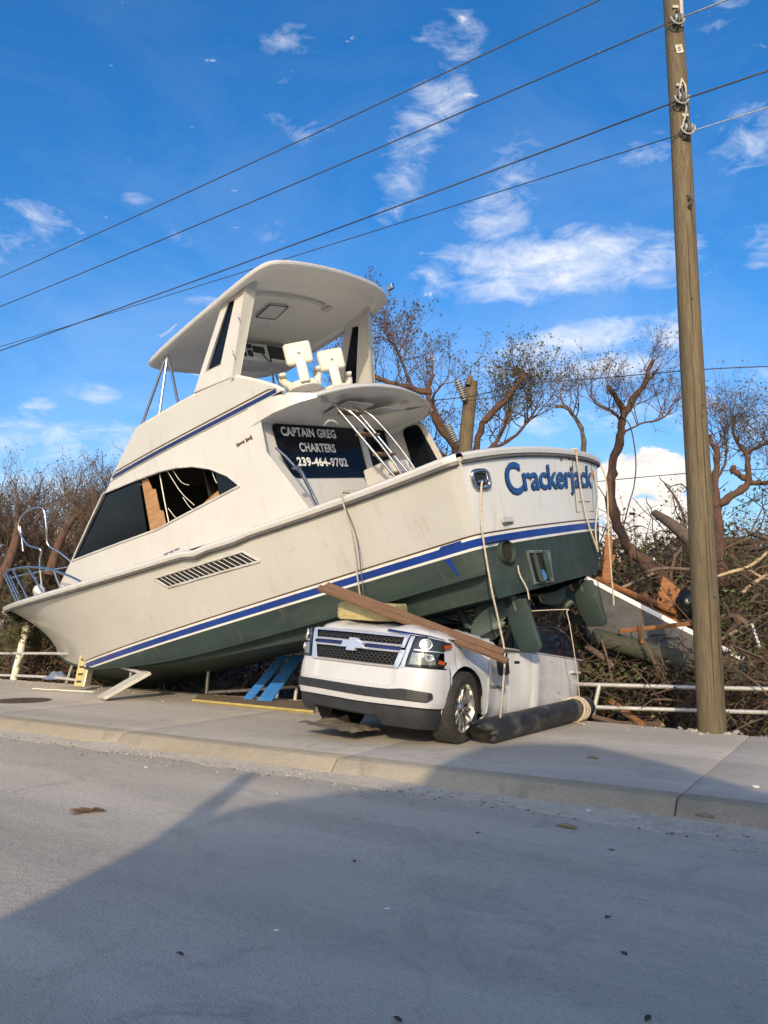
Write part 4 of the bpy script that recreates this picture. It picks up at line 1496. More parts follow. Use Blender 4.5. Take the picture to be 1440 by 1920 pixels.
# headlights
for sg in (1, -1):
    hl = bpy.data.objects.new('headlight', None)
    C.objects.link(hl)
    hl.parent = suv

    def hp_(off):
        return lambda u, v: np_(sg * u, v, off)
    q = [(.815, 1.222), (1.02, 1.218), (1.25, 1.195), (1.36, 1.178), (1.365, 1.135), (1.24, 1.105), (1.14, 1.05), (1.10, .995), (1.22, .975), (1.27, .962), (1.22, .918), (1.08, .90), (.735, .885)]
    patch(q, hp_(.016), .05, .05).obj('lamp_housing', 'lamp_dark', hl, smooth=40)
    patch([(.80, 1.045), (1.03, 1.040), (1.06, .985), (1.08, .928), (.775, .912)], hp_(.024), .05, .05).obj('reflector', 'lamp_clear', hl, smooth=40)
    patch([(.815, 1.085), (1.19, 1.075), (1.19, 1.066), (.812, 1.072)], hp_(.027), .05, 0).obj('light_bar', 'chrome', hl, smooth=40)
    patch([(1.19, 1.15), (1.33, 1.163), (1.335, 1.128), (1.22, 1.105)], hp_(.026), .05, .05).obj('marker', 'amber', hl, smooth=40)
    patch([(1.12, .985), (1.22, .968), (1.20, .93), (1.10, .945)], hp_(.026), .05, .05).obj('marker', 'amber', hl, smooth=40)
    for (cs, cz, r_) in ((.945, 1.145, .055), (.99, 1.0, .032)):
        rg = [(cs + r_ * 1.15 * cos(t), cz + r_ * sin(t)) for t in frange(0, 2 * pi, 21)]
        MB().tube([np_(sg * u, v, .032) for u, v in rg], .010, 6).obj('lamp_ring', 'chrome', hl, smooth=60)
        patch([(cs + r_ * .8 * 1.15 * cos(t), cz + r_ * .8 * sin(t)) for t in frange(0, 2 * pi, 17)[:-1]], hp_(.030), .04, 0).obj('lamp_lens', 'lamp_clear', hl, smooth=40)

# hood, buckled
rows = []
for x in frange(1.0, -.55, 44):
    row = []
    for u in frange(-1, 1, 56):
        yy = u * (.99 if x < .7 else .96)
        # keep the front edge on the nose outline
        s = min(_L[-1], abs(u) * 1.25)
        fx = nose(s).x - .05
        xx = min(x, fx) if x > .5 else x
        t = (fx - xx)
        z = 1.235 + .075 * (1 - math.exp(-t * 14)) + .045 * min(1, t / .8) - .06 * abs(u) ** 7
        z += .03 * math.exp(-((abs(u) - .55) / .13) ** 2) * min(1, t * 4)
        cr = min(1, max(0, t * 1.8))
        z += cr * (.05 * noise.noise(Vector((xx * 2.1, yy * 2.1, 1))) + .035 * abs(noise.noise(Vector((xx * 4, yy * 4, 4)))) * (1 + max(0, yy)) + .014 * noise.noise(Vector((xx * 11, yy * 11, 8))))
        if u > .3:
            z -= .10 * cr * (u - .3) * (1 if xx > -.1 else 1.6)
        row.append(Vector((xx, yy, z)))
    rows.append(row)
MB().grid(rows).obj('hood', 'car_paint', suv, smooth=45, label='buckled white hood')

# fenders with wheel arches
AC, ARX, ARZ = (.16, .50), .405, .445


def arch(x):
    q = (x - AC[0]) / ARX
    return AC[1] + ARZ * math.sqrt(max(0, 1 - q * q)) if abs(q) < 1 else .40


for sg in (1, -1):
    rows = []
    for x in [.575, .57] + frange(.56, -.245, 34) + [-.25, -.30, -.36]:
        zb = arch(x)
        zt = 1.215 + .02 * sin(x * 5)
        row = []
        for k in range(9):
            z = zb + (zt - zb) * k / 8
            y = 1.015 - .05 * ((z - .8) / .4) ** 2 * (z > .8) + .022 * math.exp(-((z - zb) / .05) ** 2) * (abs(x - AC[0]) < ARX)
            if sg > 0:
                y -= .09 * math.exp(-((x + .08) / .22) ** 2 - ((z - 1.12) / .15) ** 2) + .045 * abs(noise.noise(Vector((x * 4.5, z * 4.5, 7)))) * (x < .35)
            row.append(Vector((x, sg * y, z)))
        rows.append(row)
    fe = MB().grid(rows).obj('fender', 'car_paint', suv, smooth=45)
    pts = [Vector((AC[0] + ARX * cos(t), sg * 1.02, AC[1] + ARZ * sin(t))) for t in frange(-.1, pi + .2, 26)]
    rows = [[p for p in pts], [Vector((p.x, sg * .60, p.z)) for p in pts]]
    MB().grid(rows).add([(.6, sg * .6, .2), (-.3, sg * .6, .2), (-.3, sg * .6, 1.1), (.6, sg * .6, 1.1)], [(0, 1, 2, 3)]).obj('wheel_liner', 'car_black', fe, smooth=60)

# doors
def dy(x, z):
    """side surface, pushed in at the front door"""
    b = 1.02 - .06 * ((z - .85) / .4) ** 2 * (z > .85) - .05 * max(0, (.55 - z) / .2) ** 2 * .4
    if x > -1.42:
        t = (x + .36) / -1.06
        b -= .085 * sin(pi * min(1, max(0, t)) ** .8) * (.6 + .4 * sin((z - .2) * 2))
        b += .012 * noise.noise(Vector((x * 5, z * 3, 3)))
    else:
        b += .03 * math.exp(-((x + 1.45) / .2) ** 2) + .006 * noise.noise(Vector((x * 3, z * 3, 8)))
        if x < -2.6:
            b -= .25 * ((-2.6 - x) / .35) ** 2.2 * .35
    return b


for sg in (1, -1):
    for (nm, x0, x1, m) in (('front_door', -.375, -.955, 12), ('front_door_crease', -.97, -1.40, 10), ('rear_door', -1.415, -2.95, 22)):
        rows = []
        for x in frange(x0, x1, m):
            row = []
            zt = 1.19 - .02 * (x + 1.4) * 0
            zt = 1.20 + .02 * (x + .4)
            for k in range(13):
                z = .36 + (zt - .36) * k / 12
                row.append(Vector((x, sg * dy(x, z), z)))
            row[0] = Vector((x, sg * (dy(x, .36) - .05), .34))
            rows.append(row)
        for e, ex in ((0, x0), (-1, x1)):
            pass
        rows = [[Vector((q.x, q.y - sg * .04, q.z)) for q in rows[0]]] + rows + [[Vector((q.x, q.y - sg * .04, q.z)) for q in rows[-1]]]
        dr = MB().grid(rows).obj('front_door' if 'front' in nm else 'rear_door', 'car_paint', suv, smooth=40)
        if nm == 'front_door_crease':
            dr.name = 'front_door_panel'
        if nm == 'rear_door':
            MB().box((-2.60, sg * (dy(-2.6, 1.0) + .035), .985), (.26, .035, .035)).obj('door_handle', 'car_paint', dr, bevel=.012)
            for x in (-2.5, -2.7):
                MB().box((x, sg * (dy(-2.6, 1.0) + .012), .985), (.035, .05, .03)).obj('handle_foot', 'car_paint', dr)
        if nm == 'front_door_crease':
            MB().box((-1.12, sg * (dy(-1.12, 1.05) + .006), 1.045), (.13, .015, .035)).obj('door_handle', 'car_black', dr, bevel=.006)
        if nm == 'front_door' and sg > 0:
            v, f = text_polys('SUBURBAN', 1.0, .02, 0, 'LEFT', 1.1)
            a_, b_ = min(q[0] for q in v), max(q[0] for q in v)
            MB().add([(-.44 - (q[0] - a_) / (b_ - a_) * .42, dy(-.44 - (q[0] - a_) / (b_ - a_) * .42, .72) + .006, .705 + q[1] * .055) for q in v], f).obj('badge_lettering', 'car_black', dr)
    # dark structure behind the door gaps, rocker, and the crumpled tail turned inwards
    MB().add([(-.34, sg * .88, .3), (-2.95, sg * .88, .3), (-2.95, sg * .88, 1.2), (-.34, sg * .88, 1.2)], [(0, 1, 2, 3)]).obj('door_frame', 'car_black', suv)
    rows = [[Vector((x, sg * (1.0 - .02 - abs(dx) * .0), .33)), Vector((x, sg * .99, .24)), Vector((x, sg * .85, .22))] for x, dx in ((-.36, 0), (-1.6, 0), (-2.9, 0))]
    MB().grid(rows).obj('rocker', 'car_dark', suv)
    rows = []
    for x, y in ((-2.96, .93), (-3.1, .80), (-3.4, .60), (-3.8, .34), (-4.2, .1)):
        rows.append([Vector((x, sg * (y - .04 * (z - .8) ** 2 + .02 * noise.noise(Vector((x * 3, z * 3, sg))) ), z)) for z in frange(.38, 1.15, 8)])
    MB().grid(rows).obj('quarter_panel', 'car_paint', suv, smooth=40)
# paint chips on the rear door
for i in range(14):
    x, z = random.uniform(-2.7, -1.5), random.uniform(.5, 1.12)
    MB().lathe([(0, 0), (random.uniform(.006, .014), 0)], 7, 'y', (x, dy(x, z) + .004, z)).obj('stone_chip', 'rub_grey', suv)
patch([(-1.25, .36), (-1.42, .36), (-1.40, .44), (-1.28, .45)], lambda u, v: Vector((u, dy(u, v) + .006, v)), .05, 0).obj('rust_scrape', 'orange_wood', suv)
patch([(-1.72, .37), (-1.95, .37), (-1.98, .46), (-1.74, .49)], lambda u, v: Vector((u, dy(u, v) + .006, v)), .05, 0).obj('rust_scrape', 'stripe_brown', suv)

# flattened cabin: glass, pillars, roof, windscreen
for sg in (1, -1):
    def wg(u, v, off=0):
        return Vector((u, sg * (dy(-2.0, 1.2) - .02 - .28 * (v - 1.2) + off), v))
    patch([(-1.46, 1.19), (-2.93, 1.16), (-2.80, 1.36), (-2.45, 1.56), (-1.50, 1.60)], lambda u, v: wg(u, v), .3, 0).obj('side_window', 'car_glass', suv)
    patch([(-.75, 1.19), (-1.36, 1.19), (-1.38, 1.52), (-1.02, 1.48)], lambda u, v: wg(u, v), .3, 0).obj('side_window', 'car_glass', suv)
    for q in ([(-1.37, 1.18), (-1.46, 1.18), (-1.50, 1.60), (-1.39, 1.53)], [(-2.40, 1.17), (-2.46, 1.17), (-2.34, 1.57), (-2.28, 1.57)]):
        patch(q, lambda u, v: wg(u, v, .006), .2, 0).obj('pillar', 'car_black', suv)
    MB().tube([wg(-.70, 1.20), wg(-1.0, 1.49), wg(-1.5, 1.60), wg(-2.45, 1.57), wg(-2.93, 1.18)], .028, 8).obj('roof_rail', 'car_black', suv, smooth=60)
    MB().tube([wg(-.72, 1.205, .01), wg(-1.42, 1.195, .01), wg(-2.93, 1.165, .01)], .012, 6).obj('belt_moulding', 'chrome' if sg > 0 else 'car_black', suv, smooth=60)
rows = []
for x in frange(-.95, -3.0, 14):
    rows.append([Vector((x, u * (.90 - .25 * max(0, (-2.6 - x))), lin(x, [-3.0, -2.4, -1.5, -.95], [1.35, 1.56, 1.58, 1.47]) - .16 * (1 - u * u) + .05 * noise.noise(Vector((x * 2, u * 2, 6))))) for u in frange(-1, 1, 16)])
MB().grid(rows).obj('roof', 'car_paint', suv, smooth=45, label='caved-in white roof')
rows = []
for t in frange(0, 1, 7):
    rows.append([Vector((-.50 - .5 * t, u * (.93 - .06 * t), 1.27 + .2 * t - .12 * sin(pi * t) * (1 - u * u) + .03 * noise.noise(Vector((t * 5, u * 4, 2))))) for u in frange(-1, 1, 14)])
MB().grid(rows).obj('windscreen', 'car_glass', suv, smooth=60, label='smashed windscreen')
# interior so that the cabin is not hollow
MB().box((-1.9, 0, .8), (2.0, 1.6, .9)).obj('cabin_core', 'car_black', suv)
MB().box((-3.4, 0, .75), (1.3, .9, .7)).obj('tail_core', 'car_black', suv)
MB().box((.12, 0, .76), (1.25, 1.1, .85)).obj('engine_bay', 'car_black', suv)
# mirror torn off and hanging on the door
mr = MB().box((-.52, 1.10, .98), (.12, .12, .22), Matrix.Rotation(rad(20), 3, 'Y')).obj('mirror', 'car_black', suv, bevel=.03)
MB().box((-.60, 1.02, 1.12), (.14, .10, .07)).obj('mirror_arm', 'car_black', mr, bevel=.02)
MB().box((-.585, 1.10, .985), (.012, .10, .18), Matrix.Rotation(rad(20), 3, 'Y')).obj('mirror_glass', 'chrome', mr)


# wheels
def wheel(x, y, z, sg, steer, camber=0):
    e = bpy.data.objects.new('wheel', None)
    C.objects.link(e)
    e.parent = suv
    e.location = (x, y, z)
    e.rotation_euler = (rad(camber), 0, rad(steer))
    R_ = .405
    pr = [(.275, -.13), (.30, -.14), (.36, -.145), (.39, -.13), (R_, -.10), (R_ + .002, -.05), (R_ + .002, .05), (R_, .10), (.39, .13), (.36, .145), (.30, .14), (.275, .13), (.27, .0)]
    ty = MB().lathe(pr, 48, 'y').obj('tyre', 'tyre', e, smooth=40)
    tr = MB()
    for k in range(48):
        a = 2 * pi * k / 48
        for (w0, w1, da) in ((-.125, -.035, .0), (-.03, .03, .06), (.035, .125, .0)):
            b = a + da
            q = [(R_ + .005, b - .040), (R_ + .005, b + .040)]
            tr.add([(q[0][0] * cos(q[0][1]), w0, q[0][0] * sin(q[0][1])), (q[1][0] * cos(q[1][1]), w0, q[1][0] * sin(q[1][1])),
                    (q[1][0] * cos(q[1][1]), w1, q[1][0] * sin(q[1][1])), (q[0][0] * cos(q[0][1]), w1, q[0][0] * sin(q[0][1])),
                    ((R_ - .01) * cos(b - .045), w0, (R_ - .01) * sin(b - .045)), ((R_ - .01) * cos(b + .045), w0, (R_ - .01) * sin(b + .045)),
                    ((R_ - .01) * cos(b + .045), w1, (R_ - .01) * sin(b + .045)), ((R_ - .01) * cos(b - .045), w1, (R_ - .01) * sin(b - .045))],
                   [(0, 1, 2, 3), (0, 1, 5, 4), (2, 3, 7, 6), (1, 2, 6, 5), (0, 3, 7, 4)])
    tr.obj('tread', 'tyre', ty, kind='stuff')
    rm = MB().lathe([(.285, sg * .125), (.27, sg * .13), (.262, sg * .11), (.25, sg * .02), (.25, -sg * .12)], 40, 'y').obj('rim', 'alloy', e, smooth=40)
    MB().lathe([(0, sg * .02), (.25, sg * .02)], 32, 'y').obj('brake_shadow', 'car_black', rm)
    for k in range(6):
        a = 2 * pi * k / 6 + .3
        for d in (-.16, .16):
            R3 = Matrix.Rotation(-(a + 0), 3, 'Y')
            m_ = MB()
            c0, c1 = d * .35, d * 1.0
            p = [(.055, sg * .075, c0 * .3), (.15, sg * .10, c0 * .55), (.265, sg * .105, c1 * .33)]
            rows = []
            for (r_, h_, l_) in p:
                wd_ = .020 + .006 * (r_ > .2)
                rows.append([R3 @ Vector((r_, h_ - sg * .03, l_ - wd_)), R3 @ Vector((r_, h_, l_ - wd_ * .8)), R3 @ Vector((r_, h_, l_ + wd_ * .8)), R3 @ Vector((r_, h_ - sg * .03, l_ + wd_))])
            m_.grid(rows).obj('spoke', 'alloy', rm, smooth=30)
    MB().lathe([(0, sg * .10), (.035, sg * .10), (.05, sg * .09), (.075, sg * .075), (.08, sg * .03)], 20, 'y').obj('hub_cap', 'alloy', rm, smooth=40)
    return e


wheel(.155, .90, .475, 1, 10)
wheel(.14, -.86, .42, -1, 6, 8)
# torn liner trailing on the pavement under the left of the bumper
rows = []
for u in frange(0, 1, 22):
    row = []
    for v_ in frange(0, 1, 12):
        x = .95 - .55 * v_ + .10 * noise.noise(Vector((u * 4, v_ * 3, 1)))
        y = -.80 + .85 * u + .05 * noise.noise(Vector((u * 3, v_ * 5, 6)))
        g = .11 - .045 * (x - .2) + .12 * abs(noise.noise(Vector((u * 5, v_ * 3, 3)))) * (.3 + v_)
        row.append(Vector((x, y, g)))
    rows.append(row)
MB().grid(rows).obj('torn_liner', 'mudcloth', suv, smooth=60, label='muddy torn liner trailing under the bumper')
# ------------------------------------------------------------------ utility pole and wires
PB = G(1336, 1373, .15)
pole = empty('utility_pole', (PB.x, PB.y, .10), label='tall round wooden utility pole rising past the top right of the picture', cat='pole')
rows = []
for z in [-.5, 0] + frange(.4, 11.9, 30) + [12.0]:
    r = .172 - .0045 * z
    rows.append([Vector(((r + .006 * noise.noise(Vector((cos(a) * 2, sin(a) * 2, z * .6)))) * cos(a) + .02 * noise.noise(Vector((0, 3, z * .3))) + .004 * z, r * sin(a), z)) for a in frange(0, 2 * pi, 25)[:-1]])
MB().grid(rows, True).obj('shaft', 'pole_wood', pole, smooth=50)


def pz(py):
    return P(1290, py, PB.y - .15).z - .10


def pface(z, dx=0.0, out=.0):
    r = .172 - .0045 * z
    return Vector((.004 * z + dx, -math.sqrt(max(1e-4, r * r - dx * dx)) - out, z))


for (py, dx) in ((40, -.02), (188, -.03), (245, .03)):
    z = pz(py)
    c = pface(z, dx, .05)
    br_ = MB()
    br_.tube([pface(z + .14, dx, .0), pface(z + .13, dx, .09), pface(z, dx, .12), pface(z - .10, dx, .10), pface(z - .13, dx, .0)], .020, 8)
    br_.obj('bracket', 'hardware', pole, smooth=60)
    MB().lathe([(.03, -.06), (.062, -.055), (.066, -.03), (.042, -.015), (.042, .015), (.066, .03), (.062, .055), (.03, .06)], 18, 'x', c + Vector((0, -.02, 0))).obj('insulator_spool', 'porcelain', pole, smooth=40)
    MB().tube(smooth_path([c + Vector((-.10, -.02, .03)), c + Vector((-.07, -.05, -.07)), c + Vector((0, -.06, -.11)), c + Vector((.07, -.05, -.06)), c + Vector((.10, -.02, .04))], 5), .012, 6).obj('tie_wire', 'hardware_pale', pole, smooth=60)
    MB().box(pface(z + .24, dx, .012), (.085, .02, .045)).obj('cap_plate', 'hardware_pale', pole, bevel=.006)
za, zb_ = pz(155), pz(245)
for dx in (-.035, .04):
    MB().tube(smooth_path([pface(za + .05, 0, .03), pface(za - .08, dx, .05), pface(za - .2, dx * 1.3, .03)], 4), .013, 6).obj('guy_strap', 'hardware_pale', pole, smooth=60)
MB().tube(smooth_path([pface(pz(195), .02, .05), pface(pz(210), .03, .05), pface(pz(225), .0, .04), pface(pz(243), -.04, .05)], 5), .015, 6).obj('jumper_wire', 'hardware_pale', pole, smooth=60)
MB().box(pface(pz(255), .02, .01), (.10, .04, .12)).obj('clamp_block', 'hardware', pole, bevel=.01)
tagz = pz(90)
tg = MB().box(pface(tagz, .0, .006), (.10, .006, .13), Matrix.Rotation(rad(-10), 3, 'Y')).obj('number_tag', 'hardware_pale', pole)
v, f = text_polys('5', .085, .002, 0, 'CENTER')
c = pface(tagz, 0, .0115)
MB().add([(c.x + q[0], c.y, c.z - .03 + q[1]) for q in v], f).obj('tag_digit', 'hardware', pole)
MB().box(pface(pz(5), .07, .0), (.05, .05, .7)).obj('ground_conduit', 'hardware_pale', pole, bevel=.012)
hk = pface(pz(380), .02, .01)
MB().tube(smooth_path([hk + Vector((.02, 0, .09)), hk + Vector((-.02, -.03, .06)), hk + Vector((.025, -.05, .01)), hk + Vector((-.02, -.04, -.04)), hk + Vector((.01, 0, -.09))], 5), .016, 6).obj('hook', 'hardware', pole, smooth=60)
MB().box(hk + Vector((0, 0, .11)), (.07, .02, .03)).obj('hook_plate', 'hardware', pole)
for (py, dx) in ((560, -.02), (760, .05), (780, .03), (1120, .05)):
    MB().lathe([(0, -.006), (.022, -.004), (.026, .012)], 9, 'y', pface(pz(py), dx, .0)).obj('knot', 'dark_bark', pole, smooth=50)


for (py0, py1, dx) in ((300, 520, .05), (620, 900, -.06), (700, 1100, .03), (980, 1340, -.02), (420, 640, -.03), (1150, 1360, .08)):
    m_ = MB()
    z0_, z1_ = pz(py0), pz(py1)
    rows = []
    for t_ in frange(0, 1, 14):
        z_ = z0_ + (z1_ - z0_) * t_
        x_ = dx + .012 * noise.noise(Vector((z_ * 1.5, dx * 50, 2)))
        ww = .006 * sin(pi * t_) + .0005
        rows.append([pface(z_, x_ - ww, .0045), pface(z_, x_, .001), pface(z_, x_ + ww, .0045)])
    m_.grid(rows).obj('check_crack', 'dark_bark', pole)


def wire(a, b, sag, r, name, mat, label, n=60, cat='cable', group=None):
    pts = []
    for i in range(n + 1):
        t = i / n
        p = Vector(a).lerp(Vector(b), t)
        p.z -= sag * 4 * t * (1 - t)
        pts.append(p)
    return MB().tube(pts, r, 6).obj(name, mat, smooth=60, label=label, cat=cat, group=group)


SPAN = 55
for (py, dx, up, sag, r, mat, lb) in ((-62, 0, 0, .55, .0105, 'cable', 'topmost overhead power cable crossing the sky'),
                                      (40, 0, 0, .5, .0105, 'cable_alu', 'second overhead cable from the top, strung to the pole near its top'),
                                      (190, 0, .1, .5, .0115, 'cable', 'third overhead cable, tied to the pole at the white strap'),
                                      (252, .03, 1.6, .3, .0075, 'cable', 'thin lowest overhead cable of the four leaving the tall pole')):
    z = pz(py) + .10
    a = Vector((PB.x + .004 * z + dx, PB.y - .21, z))
    if py == 40:
        wire(a, a + ROAD_D * SPAN + Vector((0, 0, up)), sag, r, 'overhead_cable', 'cable', lb + ', to the left', group='overhead cables')
        wire(a + Vector((.03, 0, .01)), a - ROAD_D * 20 + Vector((0, 0, .2)), .12, r, 'overhead_cable', mat, 'twisted pale overhead cable running right from the top of the pole', group='overhead cables')
    else:
        o = wire(a, a + ROAD_D * SPAN + Vector((0, 0, up)), sag, r, 'overhead_cable', mat, lb + (', to the left' if py > 0 else ''), group='overhead cables')
        wire(a + Vector((.02, 0, .0)), a - ROAD_D * 20 + Vector((0, 0, .2)), .12, r, 'overhead_cable', 'cable_alu' if py > 200 else mat,
             {-62: 'topmost overhead cable beyond the pole', 190: 'grey overhead cable running right from the white strap', 252: 'thin overhead cable running right from the lowest spool'}[py], group='overhead cables')

# broken pole behind the boat with its insulators
bp0, bp1 = P(868, 880, 17.5), P(884, 716, 17.3)
bpo = empty('broken_pole', bp0, label='short broken-off wooden pole with grey insulators behind the boat stern', cat='pole')
d_ = bp1 - bp0
rows = []
for t in frange(-.8, 1, 14):
    r = .17 - .02 * t
    rows.append([d_ * t + Vector((r * cos(a), r * sin(a), (.10 * noise.noise(Vector((cos(a) * 3, sin(a) * 3, 0))) if t == 1 else 0))) for a in frange(0, 2 * pi, 17)[:-1]])
mb = MB().grid(rows, True)
mb.f.append(tuple(range(len(mb.v) - 16, len(mb.v))))
mb.obj('shaft', 'old_pole', bpo, smooth=40)
MB().tube([P(878, 722, 17.15) - bp0, P(882, 705, 17.15) - bp0], [.07, .06], 8).obj('splinter', 'old_pole', bpo)
for (a, b) in (((862, 740), (858, 716)), ((855, 830), (838, 795))):
    p, q = P(*a, 17.1) - bp0, P(*b, 17.1) - bp0
    if a[0] == 862:
        p, q = P(872, 752, 17.1) - bp0, P(858, 714, 17.1) - bp0
    m_ = MB()
    k = 9
    pts, rs = [], []
    for i in range(k):
        for (e, r) in ((.0, .045), (.35, .085), (.7, .085), (.95, .045)):
            pts.append(p.lerp(q, (i + e) / k))
            rs.append(r)
    m_.tube(pts, rs, 12).obj('insulator', 'porcelain', bpo, smooth=40)
MB().box(P(873, 875, 17.1) - bp0, (.12, .06, .35)).obj('plate', 'galvanised', bpo)


def pxpath(pts, n=4):
    return smooth_path([P(*q) for q in pts], n)


for (pts, r, nm, lb) in (
        ([(500, 778, 19), (700, 758, 18.2), (870, 745, 17.0), (980, 720, 16.5), (1100, 711, 16), (1300, 694, 15), (1440, 687, 14.4), (1600, 684, 13.8)], .011, 'fallen_cable', 'thin cable slung from the broken pole across to the right, highest behind the tall pole'),
        ([(872, 752, 17), (940, 742, 16.6), (985, 722, 16.4)], .008, 'fallen_cable', 'short thin cable doubled beside the broken pole'),
        ([(1100, 905, 20), (1200, 895, 19), (1310, 886, 18), (1440, 879, 17), (1600, 874, 16)], .011, 'fallen_cable', 'thin cable crossing low behind the tall pole over the white cloud'),
        ([(1163, 778, 15.6), (1182, 800, 15.5), (1192, 860, 15.4), (1189, 910, 15.4), (1178, 950, 15.4), (1165, 1005, 15.4)], .013, 'hanging_cable', 'dark cable hanging in a curve off the broken tree beside the stern')):
    MB().tube(pxpath(pts, 5), r, 6).obj(nm, 'cable', smooth=60, label=lb, cat='cable')

# ------------------------------------------------------------------ pipe rails along the back of the pavement
def rail(name, label, tops, lows, posts, r=.032):
    e = empty(name, G(*posts[0][1][:2], .15), label=label, cat='railing')
    o = e.location

    def path(l):
        return [q - o for q in smooth_path([P(*q) for q in l], 5)]
    MB().tube(path(tops), r, 10).obj('top_rail', 'galvanised', e, smooth=60)
    for l in lows:
        MB().tube(path(l), r, 10).obj('lower_rail', 'galvanised', e, smooth=60)
    for (a, b) in posts:
        MB().tube([P(*a) - o, P(*b) - o], r, 10).obj('post', 'galvanised', e, smooth=60)
    return e


rail('pipe_railing', 'bent grey pipe railing in front of the bow, sagging towards the white board',
     [(-60, 1224, 19.6), (0, 1225, 19.0), (60, 1225, 18.2), (125, 1226, 17.0), (165, 1233, 15.5), (220, 1248, 14.6), (275, 1264, 13.8)],
     [[(-60, 1266, 19.6), (0, 1266, 19.0), (60, 1268, 18.2), (110, 1271, 17.6), (142, 1275, 17.2)]],
     [((44, 1226, 18.4), (21, 1273, 18.9)), ((142, 1229, 16.8), (125, 1279, 17.5)), ((247, 1257, 14.4), (244, 1279, 14.6))])
rail('pipe_railing', 'crushed pipe railing lying under the middle of the hull',
     [(300, 1262, 15.6), (392, 1248, 15.1), (470, 1237, 14.7), (590, 1222, 14.2), (680, 1212, 13.8)],
     [[(392, 1298, 15.1), (480, 1293, 14.6), (600, 1284, 14.0), (690, 1280, 13.6)]],
     [((392, 1246, 15.1), (387, 1302, 15.1)), ((556, 1290, 13.9), (553, 1313, 13.9)), ((520, 1290, 14.2), (520, 1308, 14.2))])
rail('pipe_railing', 'straight two-bar pipe railing behind the tall pole',
     [(1060, 1282, 11.9), (1125, 1284, 11.6), (1300, 1289, 11.0), (1440, 1292, 10.5), (1600, 1296, 10.0)],
     [[(1050, 1324, 11.9), (1113, 1326, 11.6), (1300, 1332, 11.0), (1440, 1336, 10.5), (1600, 1340, 10.0)]],
     [((1124, 1284, 11.6), (1110, 1346, 11.6)), ((1560, 1294, 10.1), (1550, 1360, 10.1))])

# ------------------------------------------------------------------ loose boards and wreckage round the car
def board(name, mat, a, b, w_, t_, up, label, cat, edge=None, **k):
    """plank from a to b, width w_ along side vector, thickness t_"""
    a, b = Vector(a), Vector(b)
    ax = (b - a)
    L_ = ax.length
    ax.normalize()
    up = Vector(up)
    up = (up - ax * up.dot(ax)).normalized()
    sd_ = ax.cross(up)
    R_ = Matrix((ax, sd_, up)).transposed()
    m_ = MB()
    n = 10
    rows = []
    for i in range(n + 1):
        x = L_ * (i / n - .5)
        bw = .010 * noise.noise(Vector((i * .6, hash(label) % 17, 0)))
        rag = .03 * noise.noise(Vector((i * 3.0, 2, hash(label) % 11))) if i in (0, n) else 0
        rows.append([Vector((x + rag, -w_ / 2, -t_ / 2 + bw)), Vector((x, w_ / 2, -t_ / 2 + bw)), Vector((x - rag, w_ / 2, t_ / 2 + bw)), Vector((x + rag, -w_ / 2, t_ / 2 + bw))])
    m_.grid(rows, True)
    m_.f.append((0, 1, 2, 3))
    kk = len(m_.v)
    m_.f.append((kk - 1, kk - 2, kk - 3, kk - 4))
    o = m_.obj(name, mat, label=label, cat=cat, bevel=.004, seg=1, **k)
    o.matrix_world = Matrix.Translation((a + b) / 2) @ R_.to_4x4()
    return o


pa, pb_ = P(612, 1097, 9.60), P(945, 1224, 8.80)
board('plank', 'plank_red', pa, pb_, .10, .035, (0, -.6, .8), 'upper of two reddish planks lying from the hull across the car', 'plank')
board('plank', 'plank_red', P(598, 1102, 9.45), P(952, 1240, 8.72), .075, .045, (0, -.6, .8), 'lower of two reddish planks lying from the hull across the car', 'plank')
# yellow float block on the hood
fb = MB()
cu = (P(640, 1150, 9.75) + P(744, 1150, 9.35)) / 2 + Vector((.05, .25, .03))
rows = []
for z, k in ((-.105, .94), (-.09, .98), (-.01, 1.0), (0.0, .985), (.015, 1.0), (.085, .97), (.10, .92)):
    rows.append([Vector((.40 * k * math.copysign(abs(cos(t)) ** .35, cos(t)), .30 * k * math.copysign(abs(sin(t)) ** .35, sin(t)), z + .01 * noise.noise(Vector((cos(t) * 2, sin(t) * 2, z * 5))))) for t in frange(0, 2 * pi, 41)[:-1]])
fb.grid(rows, True)
fb.f.append(tuple(range(40)))
fb.f.append(tuple(range(len(fb.v) - 40, len(fb.v))))
fo = fb.obj('float_block', 'yellow_foam', smooth=40, label='yellowish foam float block sitting on the car hood', cat='float')
fo.location = cu
fo.rotation_euler = (rad(2), rad(3), rad(-24))
for i in range(5):
    MB().box((-.24 + .12 * i, -.298, -.045), (.07, .012, .028)).obj('notch', 'plank_edge', fo, bevel=.004)
# blue boards against the rail
def flat(name, mat, quad, t_, label, cat, **k):
    q = [Vector(p) for p in quad]
    n_ = (q[1] - q[0]).cross(q[3] - q[0]).normalized()
    c_ = sum(q, Vector()) / 4
    o = MB().prism([p - c_ for p in q], n_ * (-t_ / 2), n_ * (t_ / 2)).obj(name, mat, label=label, cat=cat, bevel=.005, seg=1, **k)
    o.location = c_
    return o


